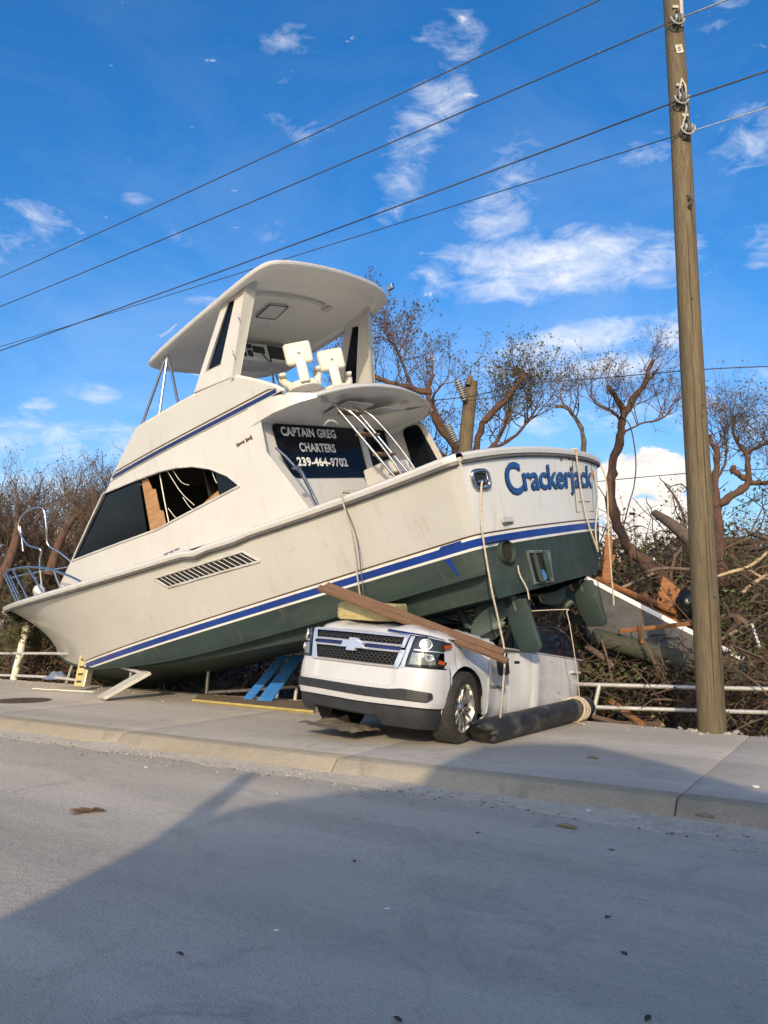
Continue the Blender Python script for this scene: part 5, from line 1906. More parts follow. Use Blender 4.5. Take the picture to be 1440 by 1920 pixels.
flat('board', 'blue_paint', [P(453, 1314, 13.6), P(470, 1315, 13.55), P(541, 1231, 14.1), P(525, 1229, 14.15)], .035, 'narrower of two leaning blue-painted boards', 'board')
flat('board', 'blue_paint', [P(480, 1317, 13.35), P(508, 1317, 13.25), P(568, 1232, 13.9), P(550, 1227, 14.0)], .035, 'wider of two leaning blue-painted boards, next to the car', 'board')
yb = flat('board', 'plank_grey', [G(362, 1314, .17), G(588, 1336, .17), G(588, 1318, .17), G(372, 1304, .17)], .045, 'weathered board with yellow edge lying under the blue boards', 'board')
c0 = yb.location
MB().box((0, 0, 0), (1, 1, 1)).v
e0, e1 = G(362, 1314, .17) - c0, G(588, 1336, .17) - c0
MB().tube([e0 + Vector((0, -.012, .006)), e1 + Vector((0, -.012, .006))], .024, 4).obj('painted_edge', 'plank_edge', yb)
wb = flat('board', 'pale_board', [P(183, 1308, 14.0), P(196, 1310, 13.6), P(283, 1262, 13.75), P(268, 1259, 14.1)], .06, 'whitish board propped on the sagging rail end', 'board')
board('batten', 'pvc', G(62, 1291, .16), G(176, 1297, .16), .045, .02, (0, 0, 1), 'thin pale batten lying on the pavement at the left', 'batten')
# slotted bracket and leaning pvc post near the bow
sb0 = empty('slotted_post', P(146, 1286, 15.7), label='pale yellow slotted post standing at the foot of the bow', cat='post')
o = sb0.location
q0, q1 = P(147, 1287, 15.7) - o, P(163, 1211, 15.7) - o
ax = (q1 - q0)
MB().prism([q0 + Vector((-.10, 0, 0)), q0 + Vector((.09, 0, 0)), q1 + Vector((.09, 0, 0)), q1 + Vector((-.10, 0, 0))], (0, 0, 0), (.02, .05, 0)).obj('face', 'yellow_foam', sb0, bevel=.008)
MB().prism([q0 + Vector((.09, 0, 0)), q0 + Vector((.13, .2, 0)), q1 + Vector((.13, .2, 0)), q1 + Vector((.09, 0, 0))], (0, 0, 0), (.03, .0, 0)).obj('flange', 'pvc', sb0)
for t in (.12, .3, .48, .66):
    c = q0.lerp(q1, t)
    MB().box(c + Vector((-.01, -.006, 0)), (.09, .012, .035)).obj('slot', 'cabin_dark', sb0)
mb = MB().tube([P(26, 1274, 18.7), P(38, 1225, 18.7), P(50, 1172, 18.7)], [.085, .085, .08], 12)
o = mb.obj('post', 'pvc', smooth=50, label='white plastic pipe post leaning behind the left railing', cat='post')
# manhole cover
mc = G(42, 1314, .15)
mh = empty('manhole_cover', (mc.x, mc.y, .152), label='rusty round manhole cover in the pavement', cat='manhole')
MB().lathe([(0, .006), (.40, .006), (.41, .0)], 40, 'z').obj('lid', 'iron', mh, smooth=40)
st = MB()
for i in range(-7, 8):
    for j in range(-7, 8):
        if i * i + j * j < 50:
            st.box((i * .052 + (.026 if j % 2 else 0), j * .052, .010), (.034, .034, .010))
st.obj('studs', 'iron', mh, kind='stuff')
MB().lathe([(.42, -.002), (.42, .008), (.47, .008), (.47, -.002)], 40, 'z').obj('frame_ring', 'iron', mh, smooth=40)

# black piling by the car, with its rope ring
n0, n1 = P(906, 1374, 8.95), P(1098, 1325, 11.2)
pl = empty('piling', n0, label='black tarred timber piling lying beside the crushed car', cat='piling')
ax = n1 - n0
rows = []
up = Vector((0, 0, 1))
sdv = ax.normalized().cross(up).normalized()
upv = sdv.cross(ax.normalized())
for t in [-.02, 0.0, .02] + frange(.06, 1, 18):
    r = .152 - .008 * t
    row = []
    for a in frange(0, 2 * pi, 25)[:-1]:
        rr = r * (1 + .03 * noise.noise(Vector((cos(a) * 1.5, sin(a) * 1.5, t * 4))))
        e = ax.normalized() * (.28 * noise.noise(Vector((cos(a) * 2.2, sin(a) * 2.2, 3))) - .16 * sin(a)) if t <= .02 else Vector()
        row.append(ax * t + (sdv * cos(a) + upv * sin(a)) * rr * (.82 if t < 0 else 1) + e)
    rows.append(row)
mb = MB().grid(rows, True)
mb.f.append(tuple(range(24)))
mb.f.append(tuple(range(len(mb.v) - 24, len(mb.v))))
mb.obj('trunk', 'piling', pl, smooth=50)
for i, t in enumerate((.86, .885, .91)):
    MB().tube([ax * (t + .01 * sin(a * 2 + i)) + (sdv * cos(a) + upv * sin(a)) * .160 for a in frange(0, 2 * pi, 25)], .018, 6).obj('rope_ring', 'rope', pl, smooth=60)
MB().tube(smooth_path([G(1095, 1358, .17), G(1060, 1352, .17), G(1020, 1366, .165), G(985, 1375, .165)], 6), .014, 6).obj('rope_scrap', 'rope', smooth=60, label='loose pale rope end on the pavement beside the piling', cat='rope')

# ------------------------------------------------------------------ mooring ropes hanging off the boat
def rope(pts, r, label, frayed=False, mat='rope'):
    m_ = MB()
    sp_ = smooth_path(pts, 8)
    m_.tube(sp_, r * .75, 7)
    o = m_.obj('mooring_rope', mat, smooth=60, label=label, cat='rope')
    return o


hpx = BW((-.10, 1.70, 1.42))
rope([hpx + Vector((.02, -.03, .02)), hpx + Vector((.0, -.09, -.10)), P(903, 985, hpx.y - .13), P(920, 1095, hpx.y - .10), P(935, 1165, hpx.y), P(946, 1225, hpx.y + .05), P(943, 1290, 9.05), P(938, 1345, 9.15)], .017, 'rope hanging from the stern hawse pipe down across the car door')
s0 = BW((1.52, 2.18, 1.84))
rope([BW((1.48, 1.9, 1.86)), s0 + Vector((0, 0, .03)), BW((1.50, 2.25, 1.74)), BW((1.57, 2.17, 1.3)), BW((1.70, 2.11, .8)), BW((1.78, 2.07, .48))], .014, 'pale rope draped over the port side and down to the planks')
rope([BW((1.60, 1.9, 1.86)), BW((1.56, 2.16, 1.85)), BW((1.54, 2.20, 1.74)), BW((1.50, 2.17, 1.3)), BW((1.63, 2.11, .8)), BW((1.74, 2.07, .46))], .011, 'thin dark rope strand beside the pale one on the port side', mat='rub_grey')
rope([BW((.2, -.78, 1.82)), BW(tpt(-.80, 1.84, .05)), BW(tpt(-.84, 1.72, .06)), BW(tpt(-.98, 1.2, .04)), BW(tpt(-1.12, .8, .06)), BW(tpt(-1.42, .40, .10))], .019, 'left of two ropes looped over the right of the transom')
rope([BW(tpt(-1.62, 1.55, .04)), BW(tpt(-1.72, 1.2, .06)), BW(tpt(-1.55, .85, .06)), BW(tpt(-1.40, .65, .08)), BW(tpt(-1.44, .38, .10))], .017, 'right of two ropes looped over the right of the transom')
e0 = BW((.0, -1.98, 1.80))
rope([BW((.3, -1.9, 1.8)), e0 + Vector((.03, 0, .05)), P(1136, 900, e0.y - .1), P(1141, 1000, e0.y - .1), P(1147, 1085, e0.y - .1), P(1150, 1118, e0.y - .1), P(1151, 1135, e0.y - .1)], .017, 'long rope with a frayed end hanging from the far corner of the transom')
rope([BW((.98, 1.0, .0)), P(1050, 1143, 10.2), P(1063, 1150, 10.15), P(1073, 1200, 10.1), P(1082, 1262, 10.2), P(1087, 1312, 10.3)], .009, 'thin line hanging down over the rear door of the car')
x0 = BW(tpt(1.38, .42, .03))
rope([x0, x0 + Vector((.02, -.03, -.12)), x0 + Vector((.10, -.03, -.28)), x0 + Vector((.13, -.02, -.42))], .014, 'short frayed rope end hanging below the exhaust outlet')
rope([BW((14.2, .3, 3.0)), BW((14.3, .34, 2.9)), P(27, 1180, 19.6), P(24, 1240, 19.7), P(21, 1275, 19.7)], .014, 'blue line hanging straight down from the bow', mat='rope_blue')

# ------------------------------------------------------------------ wreckage behind the right railing
flat('roof_panel', 'roof_sheet', [P(1096, 1084, 13.6), P(1392, 1232, 12.6), P(1250, 1260, 12.2), P(1100, 1195, 12.6)], .06, 'tilted grey sheet of roof decking behind the right railing', 'panel')
board('edge_strip', 'white_trim', P(1098, 1084, 13.5), P(1394, 1236, 12.5), .09, .03, (0, -1, .4), 'bright white metal strip along the top of the grey roof sheet', 'strip')
board('joist', 'orange_wood', P(1118, 1085, 13.9), P(1270, 1148, 13.1), .10, .06, (0, -.5, 1), 'long reddish joist lying above the white strip', 'joist')
board('joist', 'orange_wood', P(1160, 1184, 12.1), P(1292, 1169, 12.1), .06, .05, (0, -.5, 1), 'orange batten lying level across the grey roof sheet', 'joist')
board('joist', 'orange_wood', P(1200, 1172, 12.0), P(1203, 1206, 12.0), .07, .05, (0, -1, 0), 'short upright orange block under the level batten', 'joist')
flat('plywood_piece', 'orange_wood', [P(1226, 1150, 13.4), P(1243, 1080, 13.5), P(1284, 1112, 13.3), P(1272, 1175, 13.2)], .03, 'torn orange plywood piece standing left of the tall pole', 'plywood')
flat('plywood_piece', 'orange_wood', [P(1128, 1090, 14.2), P(1136, 1000, 14.4), P(1148, 1005, 14.4), P(1147, 1095, 14.2)], .03, 'tall narrow orange plywood strip behind the far stern corner', 'plywood')
board('plank', 'orange_wood', P(1142, 1312, 12.0), P(1208, 1362, 11.4), .09, .03, (0, -1, .3), 'reddish plank slanting down behind the right railing', 'plank')


def log(pts, rs, name, mat, label, cat, n=12):
    return MB().tube(smooth_path([P(*q) for q in pts], 4), [float(np.interp(i / ((len(pts) - 1) * 4), np.linspace(0, 1, len(rs)), rs)) for i in range((len(pts) - 1) * 4 + 1)], n).obj(name, mat, smooth=50, label=label, cat=cat)


log([(1112, 1194, 12.5), (1180, 1212, 12.2), (1260, 1236, 11.9), (1320, 1248, 11.8)], [.14, .15, .16, .16], 'timber', 'timber_green', 'big dark greenish timber lying left of the tall pole', 'timber')
log([(1345, 1258, 11.8), (1375, 1264, 11.6), (1403, 1270, 11.5)], [.16, .16, .15], 'timber', 'timber_green', 'sawn end of a greenish timber right of the tall pole', 'timber')
log([(1392, 1140, 13.2), (1372, 1195, 12.8), (1355, 1260, 12.5)], [.06, .09, .09], 'snapped_log', 'red_bark', 'reddish broken trunk leaning right of the tall pole', 'log')
log([(1340, 1082, 13.0), (1372, 1072, 13.0), (1405, 1062, 13.1), (1440, 1035, 13.4)], [.022, .03, .03, .03], 'bare_branch', 'pale_wood', 'peeled pale branch lying over the brush at the right edge', 'branch')
log([(1390, 1112, 12.9), (1412, 1095, 12.9), (1440, 1075, 12.8)], [.03, .035, .03], 'bare_branch', 'pale_wood', 'short thick peeled branch below the pale one at the right edge', 'branch')
log([(1395, 1062, 13.0), (1420, 1078, 12.9), (1450, 1090, 12.8)], [.02, .02, .018], 'bare_branch', 'pale_wood', 'thin peeled branch crossing the pale one at the right edge', 'branch')
log([(1228, 962, 15.6), (1262, 985, 15.0), (1300, 1018, 14.5)], [.075, .11, .14], 'broken_limb', 'grey_bark', 'broken grey limb pointing up left behind the tall pole', 'limb')
log([(1338, 1018, 15.5), (1380, 1015, 15.4), (1425, 1017, 15.2)], [.08, .09, .06], 'fallen_log', 'dark_bark', 'dark log lying level right of the tall pole', 'log')
log([(1128, 1200, 12.2), (1140, 1240, 12.0), (1148, 1280, 11.8)], [.02, .02, .016], 'stick', 'grey_bark', 'thin stick standing between the car and the big timber', 'stick')
log([(1100, 1212, 12.4), (1130, 1232, 12.2), (1150, 1250, 12.1)], [.05, .05, .04], 'stick', 'grey_bark', 'grey stick lying behind the rear door of the car', 'stick')
log([(1196, 1078, 14.0), (1240, 1066, 13.9), (1300, 1068, 13.8)], [.03, .035, .03], 'bare_branch', 'grey_bark', 'long grey branch lying level above the orange plywood', 'branch')
for i, (a, b, w_, mt, lb) in enumerate((
        ((1150, 1040, 15.0), (1118, 1120, 14.6), .10, 'orange_wood', 'split reddish plank standing behind the far stern corner'),
        ((1160, 1105, 13.9), (1225, 1075, 13.9), .05, 'plank_grey', 'grey batten leaning above the white strip'),
        ((1205, 1110, 13.6), (1225, 1140, 13.4), .12, 'orange_wood', 'short broken board lying on the joist left of the plywood'),
        ((1310, 1150, 13.2), (1345, 1115, 13.4), .07, 'plank_grey', 'weathered stake crossing behind the tall pole'),
        ((1350, 1200, 12.4), (1440, 1150, 12.6), .05, 'plank_grey', 'long weathered slat leaning right of the snapped log'),
        ((1215, 1330, 11.9), (1240, 1362, 11.6), .10, 'pale_wood', 'pale splintered board behind the lower rail left of the pole'),
        ((1410, 1170, 12.5), (1425, 1215, 12.3), .04, 'white_trim', 'small white torn strip in the brush at the right'),
        ((1392, 1300, 11.5), (1440, 1318, 11.2), .07, 'orange_wood', 'reddish offcut behind the rails at the right edge'))):
    board('plank', mt, P(*a), P(*b), w_, .03, (0, -1, .5), lb, 'plank')
# black rubbish bag
bgm = MB()
c = P(1288, 1132, 13.0)
rows = []
for ph in frange(-pi / 2, pi / 2, 12):
    rows.append([Vector((cos(t) * cos(ph), sin(t) * cos(ph), sin(ph) * 1.35)) * (.17 * (1 + .35 * noise.noise(Vector((cos(t) * cos(ph) * 2, sin(t) * 2, sin(ph) * 2))))) for t in frange(0, 2 * pi, 19)[:-1]])
bo = bgm.grid(rows, True).obj('rubbish_bag', 'bag_black', smooth=60, label='shiny black rubbish bag beside the orange plywood', cat='bag')
bo.location = c

# ------------------------------------------------------------------ left edge: house wall and a wrecked white boat through the trees
hc = P(88, 1075, 46)
fh = empty('distant_house', (hc.x, hc.y, 0), label='pale house seen through the trees above the bow', cat='house')
MB().box((0, 2.5, 3.4), (3.0, 5, 6.8)).obj('wall', 'stucco', fh)
MB().box((0, 2.5, 6.9), (3.2, 5.2, .25)).obj('roof', 'stucco', fh)
for x in (-.9, .7):
    for z in (3.2, 5.6):
        wn = MB().box((x, -.01, z), (.8, .05, 1.2)).obj('window', 'white_trim', fh)
        MB().box((x, -.045, z), (.66, .03, 1.05)).obj('pane', 'tint_glass', wn)
wc = P(5, 1195, 23)
sk = empty('wrecked_dinghy', (wc.x, wc.y, wc.z - .3), (0, rad(-8), rad(25)), label='small white wrecked boat behind the left railing', cat='boat')
rows = []
for x in frange(-1.7, 1.7, 16):
    b = .75 * (1 - (abs(x) / 1.75) ** 2.5)
    rows.append([Vector((x, b * s, .85 - .55 * abs(s) ** 2.2 - .10 * (x / 1.7) ** 2)) for s in frange(-1, 1, 13)])
MB().grid(rows).obj('hull', 'white_trim', sk, smooth=50)
MB().tube([(-1.6, -.1, .52), (-.8, -.66, .38), (0, -.77, .34), (.9, -.62, .38), (1.6, -.1, .52)], .03, 6).obj('gunwale', 'black_plastic', sk, smooth=60)
MB().box((.55, -.8, .02), (.35, .2, .35)).obj('fuel_can', 'red_plastic', sk, bevel=.04)
tb = MB()
c = P(108, 1266, 17.8)
rows = []
for u in frange(0, 1, 12):
    rows.append([Vector((-.28 + .56 * u, -.2 + .4 * v_, .16 * sin(pi * u) * sin(pi * v_) * (1 + .6 * noise.noise(Vector((u * 5, v_ * 5, 0)))))) for v_ in frange(0, 1, 10)])
o = tb.grid(rows).obj('tarpaulin', 'tarp_blue', smooth=50, label='crumpled blue tarpaulin scrap beside the slotted post', cat='tarpaulin')
o.location = c - Vector((0, 0, .08))

# ------------------------------------------------------------------ small litter on the road and gravel in the gutter
def stones(name, mat, n, f, smin, smax, label=None, cat=None, kind='stuff', seed=1):
    rnd = random.Random(seed)
    m_ = MB()
    ico = [(0, 0, 1), (.89, 0, .45), (.28, .85, .45), (-.72, .53, .45), (-.72, -.53, .45), (.28, -.85, .45), (.72, .53, -.45), (-.28, .85, -.45), (-.89, 0, -.45), (-.28, -.85, -.45), (.72, -.53, -.45), (0, 0, -1)]
    fc = [(0, 1, 2), (0, 2, 3), (0, 3, 4), (0, 4, 5), (0, 5, 1), (1, 6, 2), (2, 7, 3), (3, 8, 4), (4, 9, 5), (5, 10, 1), (6, 7, 2), (7, 8, 3), (8, 9, 4), (9, 10, 5), (10, 6, 1), (11, 7, 6), (11, 8, 7), (11, 9, 8), (11, 10, 9), (11, 6, 10)]
    for _ in range(n):
        c = f(rnd)
        s = smin + (smax - smin) * rnd.random() ** 2.5
        sx, sy, sz = s * rnd.uniform(.7, 1.3), s * rnd.uniform(.7, 1.3), s * rnd.uniform(.4, .8)
        a = rnd.uniform(0, 6.3)
        m_.add([c + Vector(((p[0] * cos(a) - p[1] * sin(a)) * sx * rnd.uniform(.8, 1.15), (p[0] * sin(a) + p[1] * cos(a)) * sy * rnd.uniform(.8, 1.15), p[2] * sz + sz * .4)) for p in ico], fc)
    return m_.obj(name, mat, label=label, cat=cat, kind=kind)


stones('gutter_gravel', 'stone', 1500, lambda r: RD(r.uniform(-1, 22), 6.38 - abs(r.gauss(0, .16)) * (1.0 if r.random() < .8 else 2.5), .004), .005, .024, 'pale gravel gathered along the foot of the kerb', 'gravel', seed=3)
stones('gutter_grit', 'stone_dark', 1100, lambda r: RD(r.uniform(-1, 22), 6.36 - abs(r.gauss(0, .22)), .004), .004, .016, 'darker grit scattered in the gutter', 'gravel', seed=4)
stones('road_grit', 'stone', 900, lambda r: RD(r.uniform(-3, 18), 6.3 - 6 * r.random() ** 1.3, .004), .003, .009, 'fine grit scattered over the road', 'gravel', seed=5)
stones('pavement_crumbs', 'stone', 260, lambda r: RD(r.uniform(0, 18), 10.75 - abs(r.gauss(0, .5)), .152), .005, .028, 'concrete crumbs along the back of the pavement', 'gravel', seed=6)
stones('pole_rubble', 'stone', 70, lambda r: Vector((PB.x, PB.y, .15)) + Vector((cos(r.uniform(0, 6.3)), sin(r.uniform(0, 6.3)), 0)) * r.uniform(.15, .34), .008, .04, 'broken concrete crumbs round the foot of the tall pole', 'rubble', seed=8)
for (px_, py_, s, lb) in ((1105, 1524, .045, 'single white stone in the gutter below the pavement'), (1417, 1476, .032, 'white stone on the pavement near the right edge')):
    z = .0 if py_ > 1500 else .15
    o = stones('stone', 'stripe_white', 1, lambda r: G(px_, py_, z), s, s + .002, lb, 'stone', 'thing', seed=int(px_))
# dry palm-like litter on the road
lt = MB()
rnd = random.Random(5)
c = G(172, 1524, .0)
for _ in range(46):
    a = rnd.gauss(0, .5) + 3.0
    p = c + Vector((rnd.gauss(0, .05), rnd.gauss(0, .022), .006 + rnd.random() * .025))
    lt.tube([p, p + Vector((cos(a) * .05, sin(a) * .022, .010 * rnd.random())), p + Vector((cos(a) * .09, sin(a) * .035, 0))], [.003, .0045, .001], 4)
lt.obj('dead_frond', 'leaf_brown', label='dry brown bit of frond lying on the sunlit road', cat='leaf')
for i, (px_, py_, lb) in enumerate(((897, 1562, 'small dark leaf on the shaded road near the gutter'), (1146, 1594, 'small dark leaf on the shaded road right of the middle'), (1170, 1788, 'dark leaf low on the shaded road at the right'), (337, 1789, 'dark leaf low on the shaded road at the left'), (664, 1615, 'tiny dark leaf in the middle of the shaded road'), (1140, 1720, 'pale dry leaf on the shaded road at the right'), (745, 1912, 'dark leaf at the bottom edge of the road'), (1215, 1910, 'dark leaf at the bottom right of the road'))):
    p = G(px_, py_, .006)
    a = rnd.uniform(0, 6)
    MB().add([p + Vector((cos(a) * u * .028 - sin(a) * v_ * .012, sin(a) * u * .028 + cos(a) * v_ * .012, z)) for u, v_, z in ((-1, 0, 0), (-.3, 1, .006), (.5, .8, .008), (1, 0, .002), (.4, -.9, .007), (-.4, -1, .005))], [(0, 1, 2, 3, 4, 5)]).obj('dead_leaf', 'leaf_dark', label=lb, cat='leaf', group='dead leaves on the road')
for (px_, py_, lb) in ((518, 1744, 'white paper scrap on the shaded road, left'), (726, 1703, 'white paper scrap on the shaded road, centre')):
    p = G(px_, py_, .008)
    MB().box(p, (.026, .012, .004), Matrix.Rotation(.3, 3, 'Z')).obj('paper_scrap', 'white_trim', label=lb, cat='scrap', group='paper scraps on the road')
for (px_, py_, w_, lb) in ((1060, 1549, .14, 'short brown stick lying in the gutter'), (1110, 1421, .10, 'flat grey chip on the pavement right of the piling'), (1320, 1530, .12, 'thin pale twig on the kerb at the right')):
    z = .0 if py_ > 1535 else .15
    p = G(px_, py_, z + .012)
    MB().tube([p - ROAD_D * w_ * .6, p + Vector((0, 0, .006)), p + ROAD_D * w_ * .5], [.010, .016, .007], 6).obj('stick', 'plank_grey', smooth=50, label=lb, cat='stick')
# ------------------------------------------------------------------ storm-stripped trees
class Tree:
    def __init__(self, seed):
        self.r = random.Random(seed)
        self.wood, self.twig, self.leafA, self.leafB = MB(), MB(), MB(), MB()

    def limb(self, pts, r0, r1, n=7):
        pts = [Vector(p) for p in pts]
        k = len(pts)
        # natural crookedness
        out, rs = [], []
        for i, p in enumerate(pts):
            t = i / (k - 1)
            r = r0 + (r1 - r0) * t
            out.append(p + Vector((self.r.uniform(-1, 1), self.r.uniform(-1, 1), self.r.uniform(-1, 1))) * r * .32)
            rs.append(r * self.r.uniform(.82, 1.18))
        self.wood.tube(out, rs, n)
        return out

    def leaf(self, p, d, s):
        r = self.r
        d = (d + Vector((r.uniform(-1, 1), r.uniform(-1, 1), r.uniform(-1, .7)))).normalized()
        sd_ = d.cross(Vector((r.uniform(-1, 1), r.uniform(-1, 1), r.uniform(-1, 1))))
        if sd_.length < 1e-4:
            return
        sd_.normalize()
        nn = d.cross(sd_) * s * .15
        m_ = self.leafA if r.random() < .55 else self.leafB
        m_.add([p, p + d * s * .5 + sd_ * s * .22 + nn, p + d * s, p + d * s * .5 - sd_ * s * .22 + nn], [(0, 1, 2, 3)])

    def twigs(self, p, d, L, r, depth, leafy, ls, spread=.9, up=.15):
        """recursive crooked twig"""
        rn = self.r
        n = 3 if depth > 0 else 2
        pts = [p]
        dd = d.normalized()
        for i in range(n):
            dd = (dd + Vector((rn.gauss(0, .28), rn.gauss(0, .28), rn.gauss(up, .22)))).normalized()
            pts.append(pts[-1] + dd * (L / n))
        self.twig.tube(pts, [r * (1 - .55 * i / n) for i in range(n + 1)], 4 if r > .012 else 3, cap=False)
        if depth <= 0:
            if rn.random() < leafy:
                for _ in range(rn.choice((1, 1, 2, 3))):
                    self.leaf(pts[-1] + Vector((rn.gauss(0, .03), rn.gauss(0, .03), rn.gauss(0, .03))), dd, ls * rn.uniform(.6, 1.2))
            return
        for _ in range(rn.choice((2, 2, 3, 3))):
            t = rn.uniform(.25, 1)
            k = min(n - 1, int(t * n))
            q = pts[k].lerp(pts[k + 1], t * n - k)
            nd = (dd + Vector((rn.uniform(-1, 1), rn.uniform(-1, 1), rn.uniform(-.8, 1))) * spread).normalized()
            self.twigs(q, nd, L * rn.uniform(.5, .75), r * .55, depth - 1, leafy, ls, spread, up)
        self.twigs(pts[-1], dd, L * .6, r * .55, depth - 1, leafy, ls, spread, up)

    def bristle(self, pts, count, L, r, depth, leafy, ls, t0=.2, spread=.9, up=.2):
        rn = self.r
        for _ in range(count):
            t = rn.uniform(t0, 1) * (len(pts) - 1)
            i = min(len(pts) - 2, int(t))
            p = pts[i].lerp(pts[i + 1], t - i)
            ax = (pts[i + 1] - pts[i]).normalized()
            d = (ax * .5 + Vector((rn.uniform(-1, 1), rn.uniform(-1, 1), rn.uniform(-.5, 1.0)))).normalized()
            self.twigs(p, d, L * rn.uniform(.6, 1.25), r * rn.uniform(.7, 1.2), depth, leafy, ls, spread, up)

    def build(self, name, label, cat, base, bark, la='leaf_dull', lb='leaf_brown', group=None):
        e = empty(name, base, label=label, cat=cat, group=group)
        b = Vector(base)
        for (m_, nm, mt, sm) in ((self.wood, 'trunk', bark, 60), (self.twig, 'twigs', 'twig', None), (self.leafA, 'leaves', la, None), (self.leafB, 'leaves', lb, None)):
            if m_.v:
                m_.v = [(p[0] - b.x, p[1] - b.y, p[2] - b.z) for p in m_.v]
                m_.obj(nm, mt, e, smooth=sm)
        return e


def pp_(l, n=4):
    return smooth_path([P(*q) for q in l], n)


GT = 'storm-broken trees behind the pavement'
# 1: tree with a long level limb behind the flybridge
t = Tree(11)
m = t.limb(pp_([(880, 905, 18.6), (850, 835, 18.3), (818, 790, 18.0), (803, 752, 17.9), (806, 722, 17.9), (812, 702, 17.9)]), .11, .04)
t.bristle(m, 5, .5, .016, 2, .5, 0.079, .55)
a = t.limb(pp_([(808, 738, 17.9), (770, 728, 17.8), (730, 718, 17.7), (690, 704, 17.7), (640, 700, 17.8)]), .085, .035)
t.bristle(a, 16, .9, .018, 3, .65, 0.083, .2, .9, .25)
b = t.limb(pp_([(772, 728, 17.8), (758, 690, 17.7), (742, 655, 17.7), (728, 635, 17.7)]), .04, .018)
t.bristle(b, 12, .75, .014, 3, .9, 0.086, .35, .9, .25)
c = t.limb(pp_([(850, 835, 18.3), (818, 772, 18.6), (812, 745, 18.7), (830, 720, 18.8)]), .05, .02)
t.bristle(c, 10, .9, .016, 3, .6, 0.079, .1)
t.bristle(t.limb(pp_([(860, 870, 18.6), (820, 845, 18.9), (790, 810, 19.2)]), .07, .02), 12, .9, .016, 3, .75, 0.083, .2)
t.build('broken_tree', 'leafless broken tree with a long level limb behind the flybridge', 'tree', G(900, 1330, -.2) * 1.0, 'red_bark', 'leaf_dull', 'leaf_brown', GT)
# 2: tree right of the broken pole, with a long red limb
t = Tree(12)
m = t.limb(pp_([(880, 930, 18.2), (893, 850, 18.0), (905, 795, 17.9), (945, 752, 17.8), (975, 715, 17.7), (983, 700, 17.7), (968, 690, 17.7), (960, 708, 17.7)]), .105, .03)
t.bristle(m, 8, .42, .012, 3, .45, 0.079, .55, .9, .0)
a = t.limb(pp_([(968, 722, 17.7), (978, 700, 17.7), (985, 684, 17.7)]), .04, .012)
b = t.limb(pp_([(905, 850, 18.0), (925, 835, 18.0), (945, 800, 18.1), (958, 770, 18.2)]), .07, .025)
t.bristle(b, 14, .9, .016, 3, .8, 0.086, .2)
b = t.limb(pp_([(920, 842, 18.0), (960, 822, 18.2), (990, 790, 18.3), (1005, 765, 18.3)]), .05, .018)
t.bristle(b, 20, .95, .016, 3, .85, 0.086, .15)
t.build('broken_tree', 'tree with one long reddish limb rising right of the broken pole', 'tree', G(905, 1330, -.2), 'red_bark', 'leaf_green', 'leaf_dull', GT)
# 3: thin bare stem over the transom
t = Tree(13)
m = t.limb(pp_([(1098, 950, 17.0), (1094, 850, 16.6), (1092, 812, 16.5), (1080, 785, 16.5), (1062, 765, 16.5), (1040, 760, 16.5)]), .065, .03)
t.bristle(m, 6, .7, .014, 2, .5, 0.072, .4)
b = t.limb(pp_([(1060, 765, 16.5), (1050, 735, 16.5), (1065, 715, 16.5)]), .025, .012)
t.bristle(b, 6, .45, .009, 2, .5, 0.075, .1, .8, .0)
t.build('broken_tree', 'thin bare stem with a bent top above the transom', 'tree', G(1100, 1330, -.2), 'grey_bark', 'leaf_dull', 'leaf_brown', GT)
# 4: the big forked trunk beside the far stern corner
t = Tree(14)
m = t.limb(pp_([(1262, 1110, 14.6), (1235, 1075, 15.0), (1195, 1045, 15.4), (1168, 1010, 15.6), (1152, 965, 15.7), (1146, 905, 15.7), (1150, 868, 15.7), (1163, 820, 15.7), (1168, 785, 15.7), (1176, 768, 15.7), (1196, 738, 15.7), (1212, 712, 15.6), (1215, 694, 15.6), (1226, 676, 15.6)]), .14, .036, 10)
t.limb(pp_([(1210, 716, 15.6), (1222, 708, 15.6), (1227, 696, 15.6)]), .045, .02)
b = t.limb(pp_([(1172, 775, 15.7), (1158, 748, 15.6), (1137, 723, 15.5)]), .075, .045)
b2 = t.limb(pp_([(1168, 790, 15.7), (1145, 770, 15.6), (1120, 758, 15.5), (1105, 742, 15.5)]), .035, .018)
t.bristle(b2, 13, .6, .010, 3, .3, 0.065, .1)
t.bristle(b, 8, .5, .009, 3, .2, 0.058, .2)
t.bristle(m, 16, .55, .010, 3, .2, 0.06, .60, .9, .02)
b3 = t.limb(pp_([(1168, 812, 15.7), (1200, 795, 15.6), (1240, 785, 15.6), (1262, 765, 15.6)]), .025, .014)
t.bristle(b3, 14, .7, .011, 3, .2, 0.058, .15)
r_ = t.limb(pp_([(1180, 1030, 15.5), (1182, 1070, 15.3), (1170, 1100, 15.2)]), .05, .035)
t.build('broken_tree', 'big forked storm-stripped tree beside the far stern corner', 'tree', P(1262, 1110, 14.6) - Vector((0, 0, 1.2)), 'red_bark', 'leaf_dull', 'leaf_brown', GT)
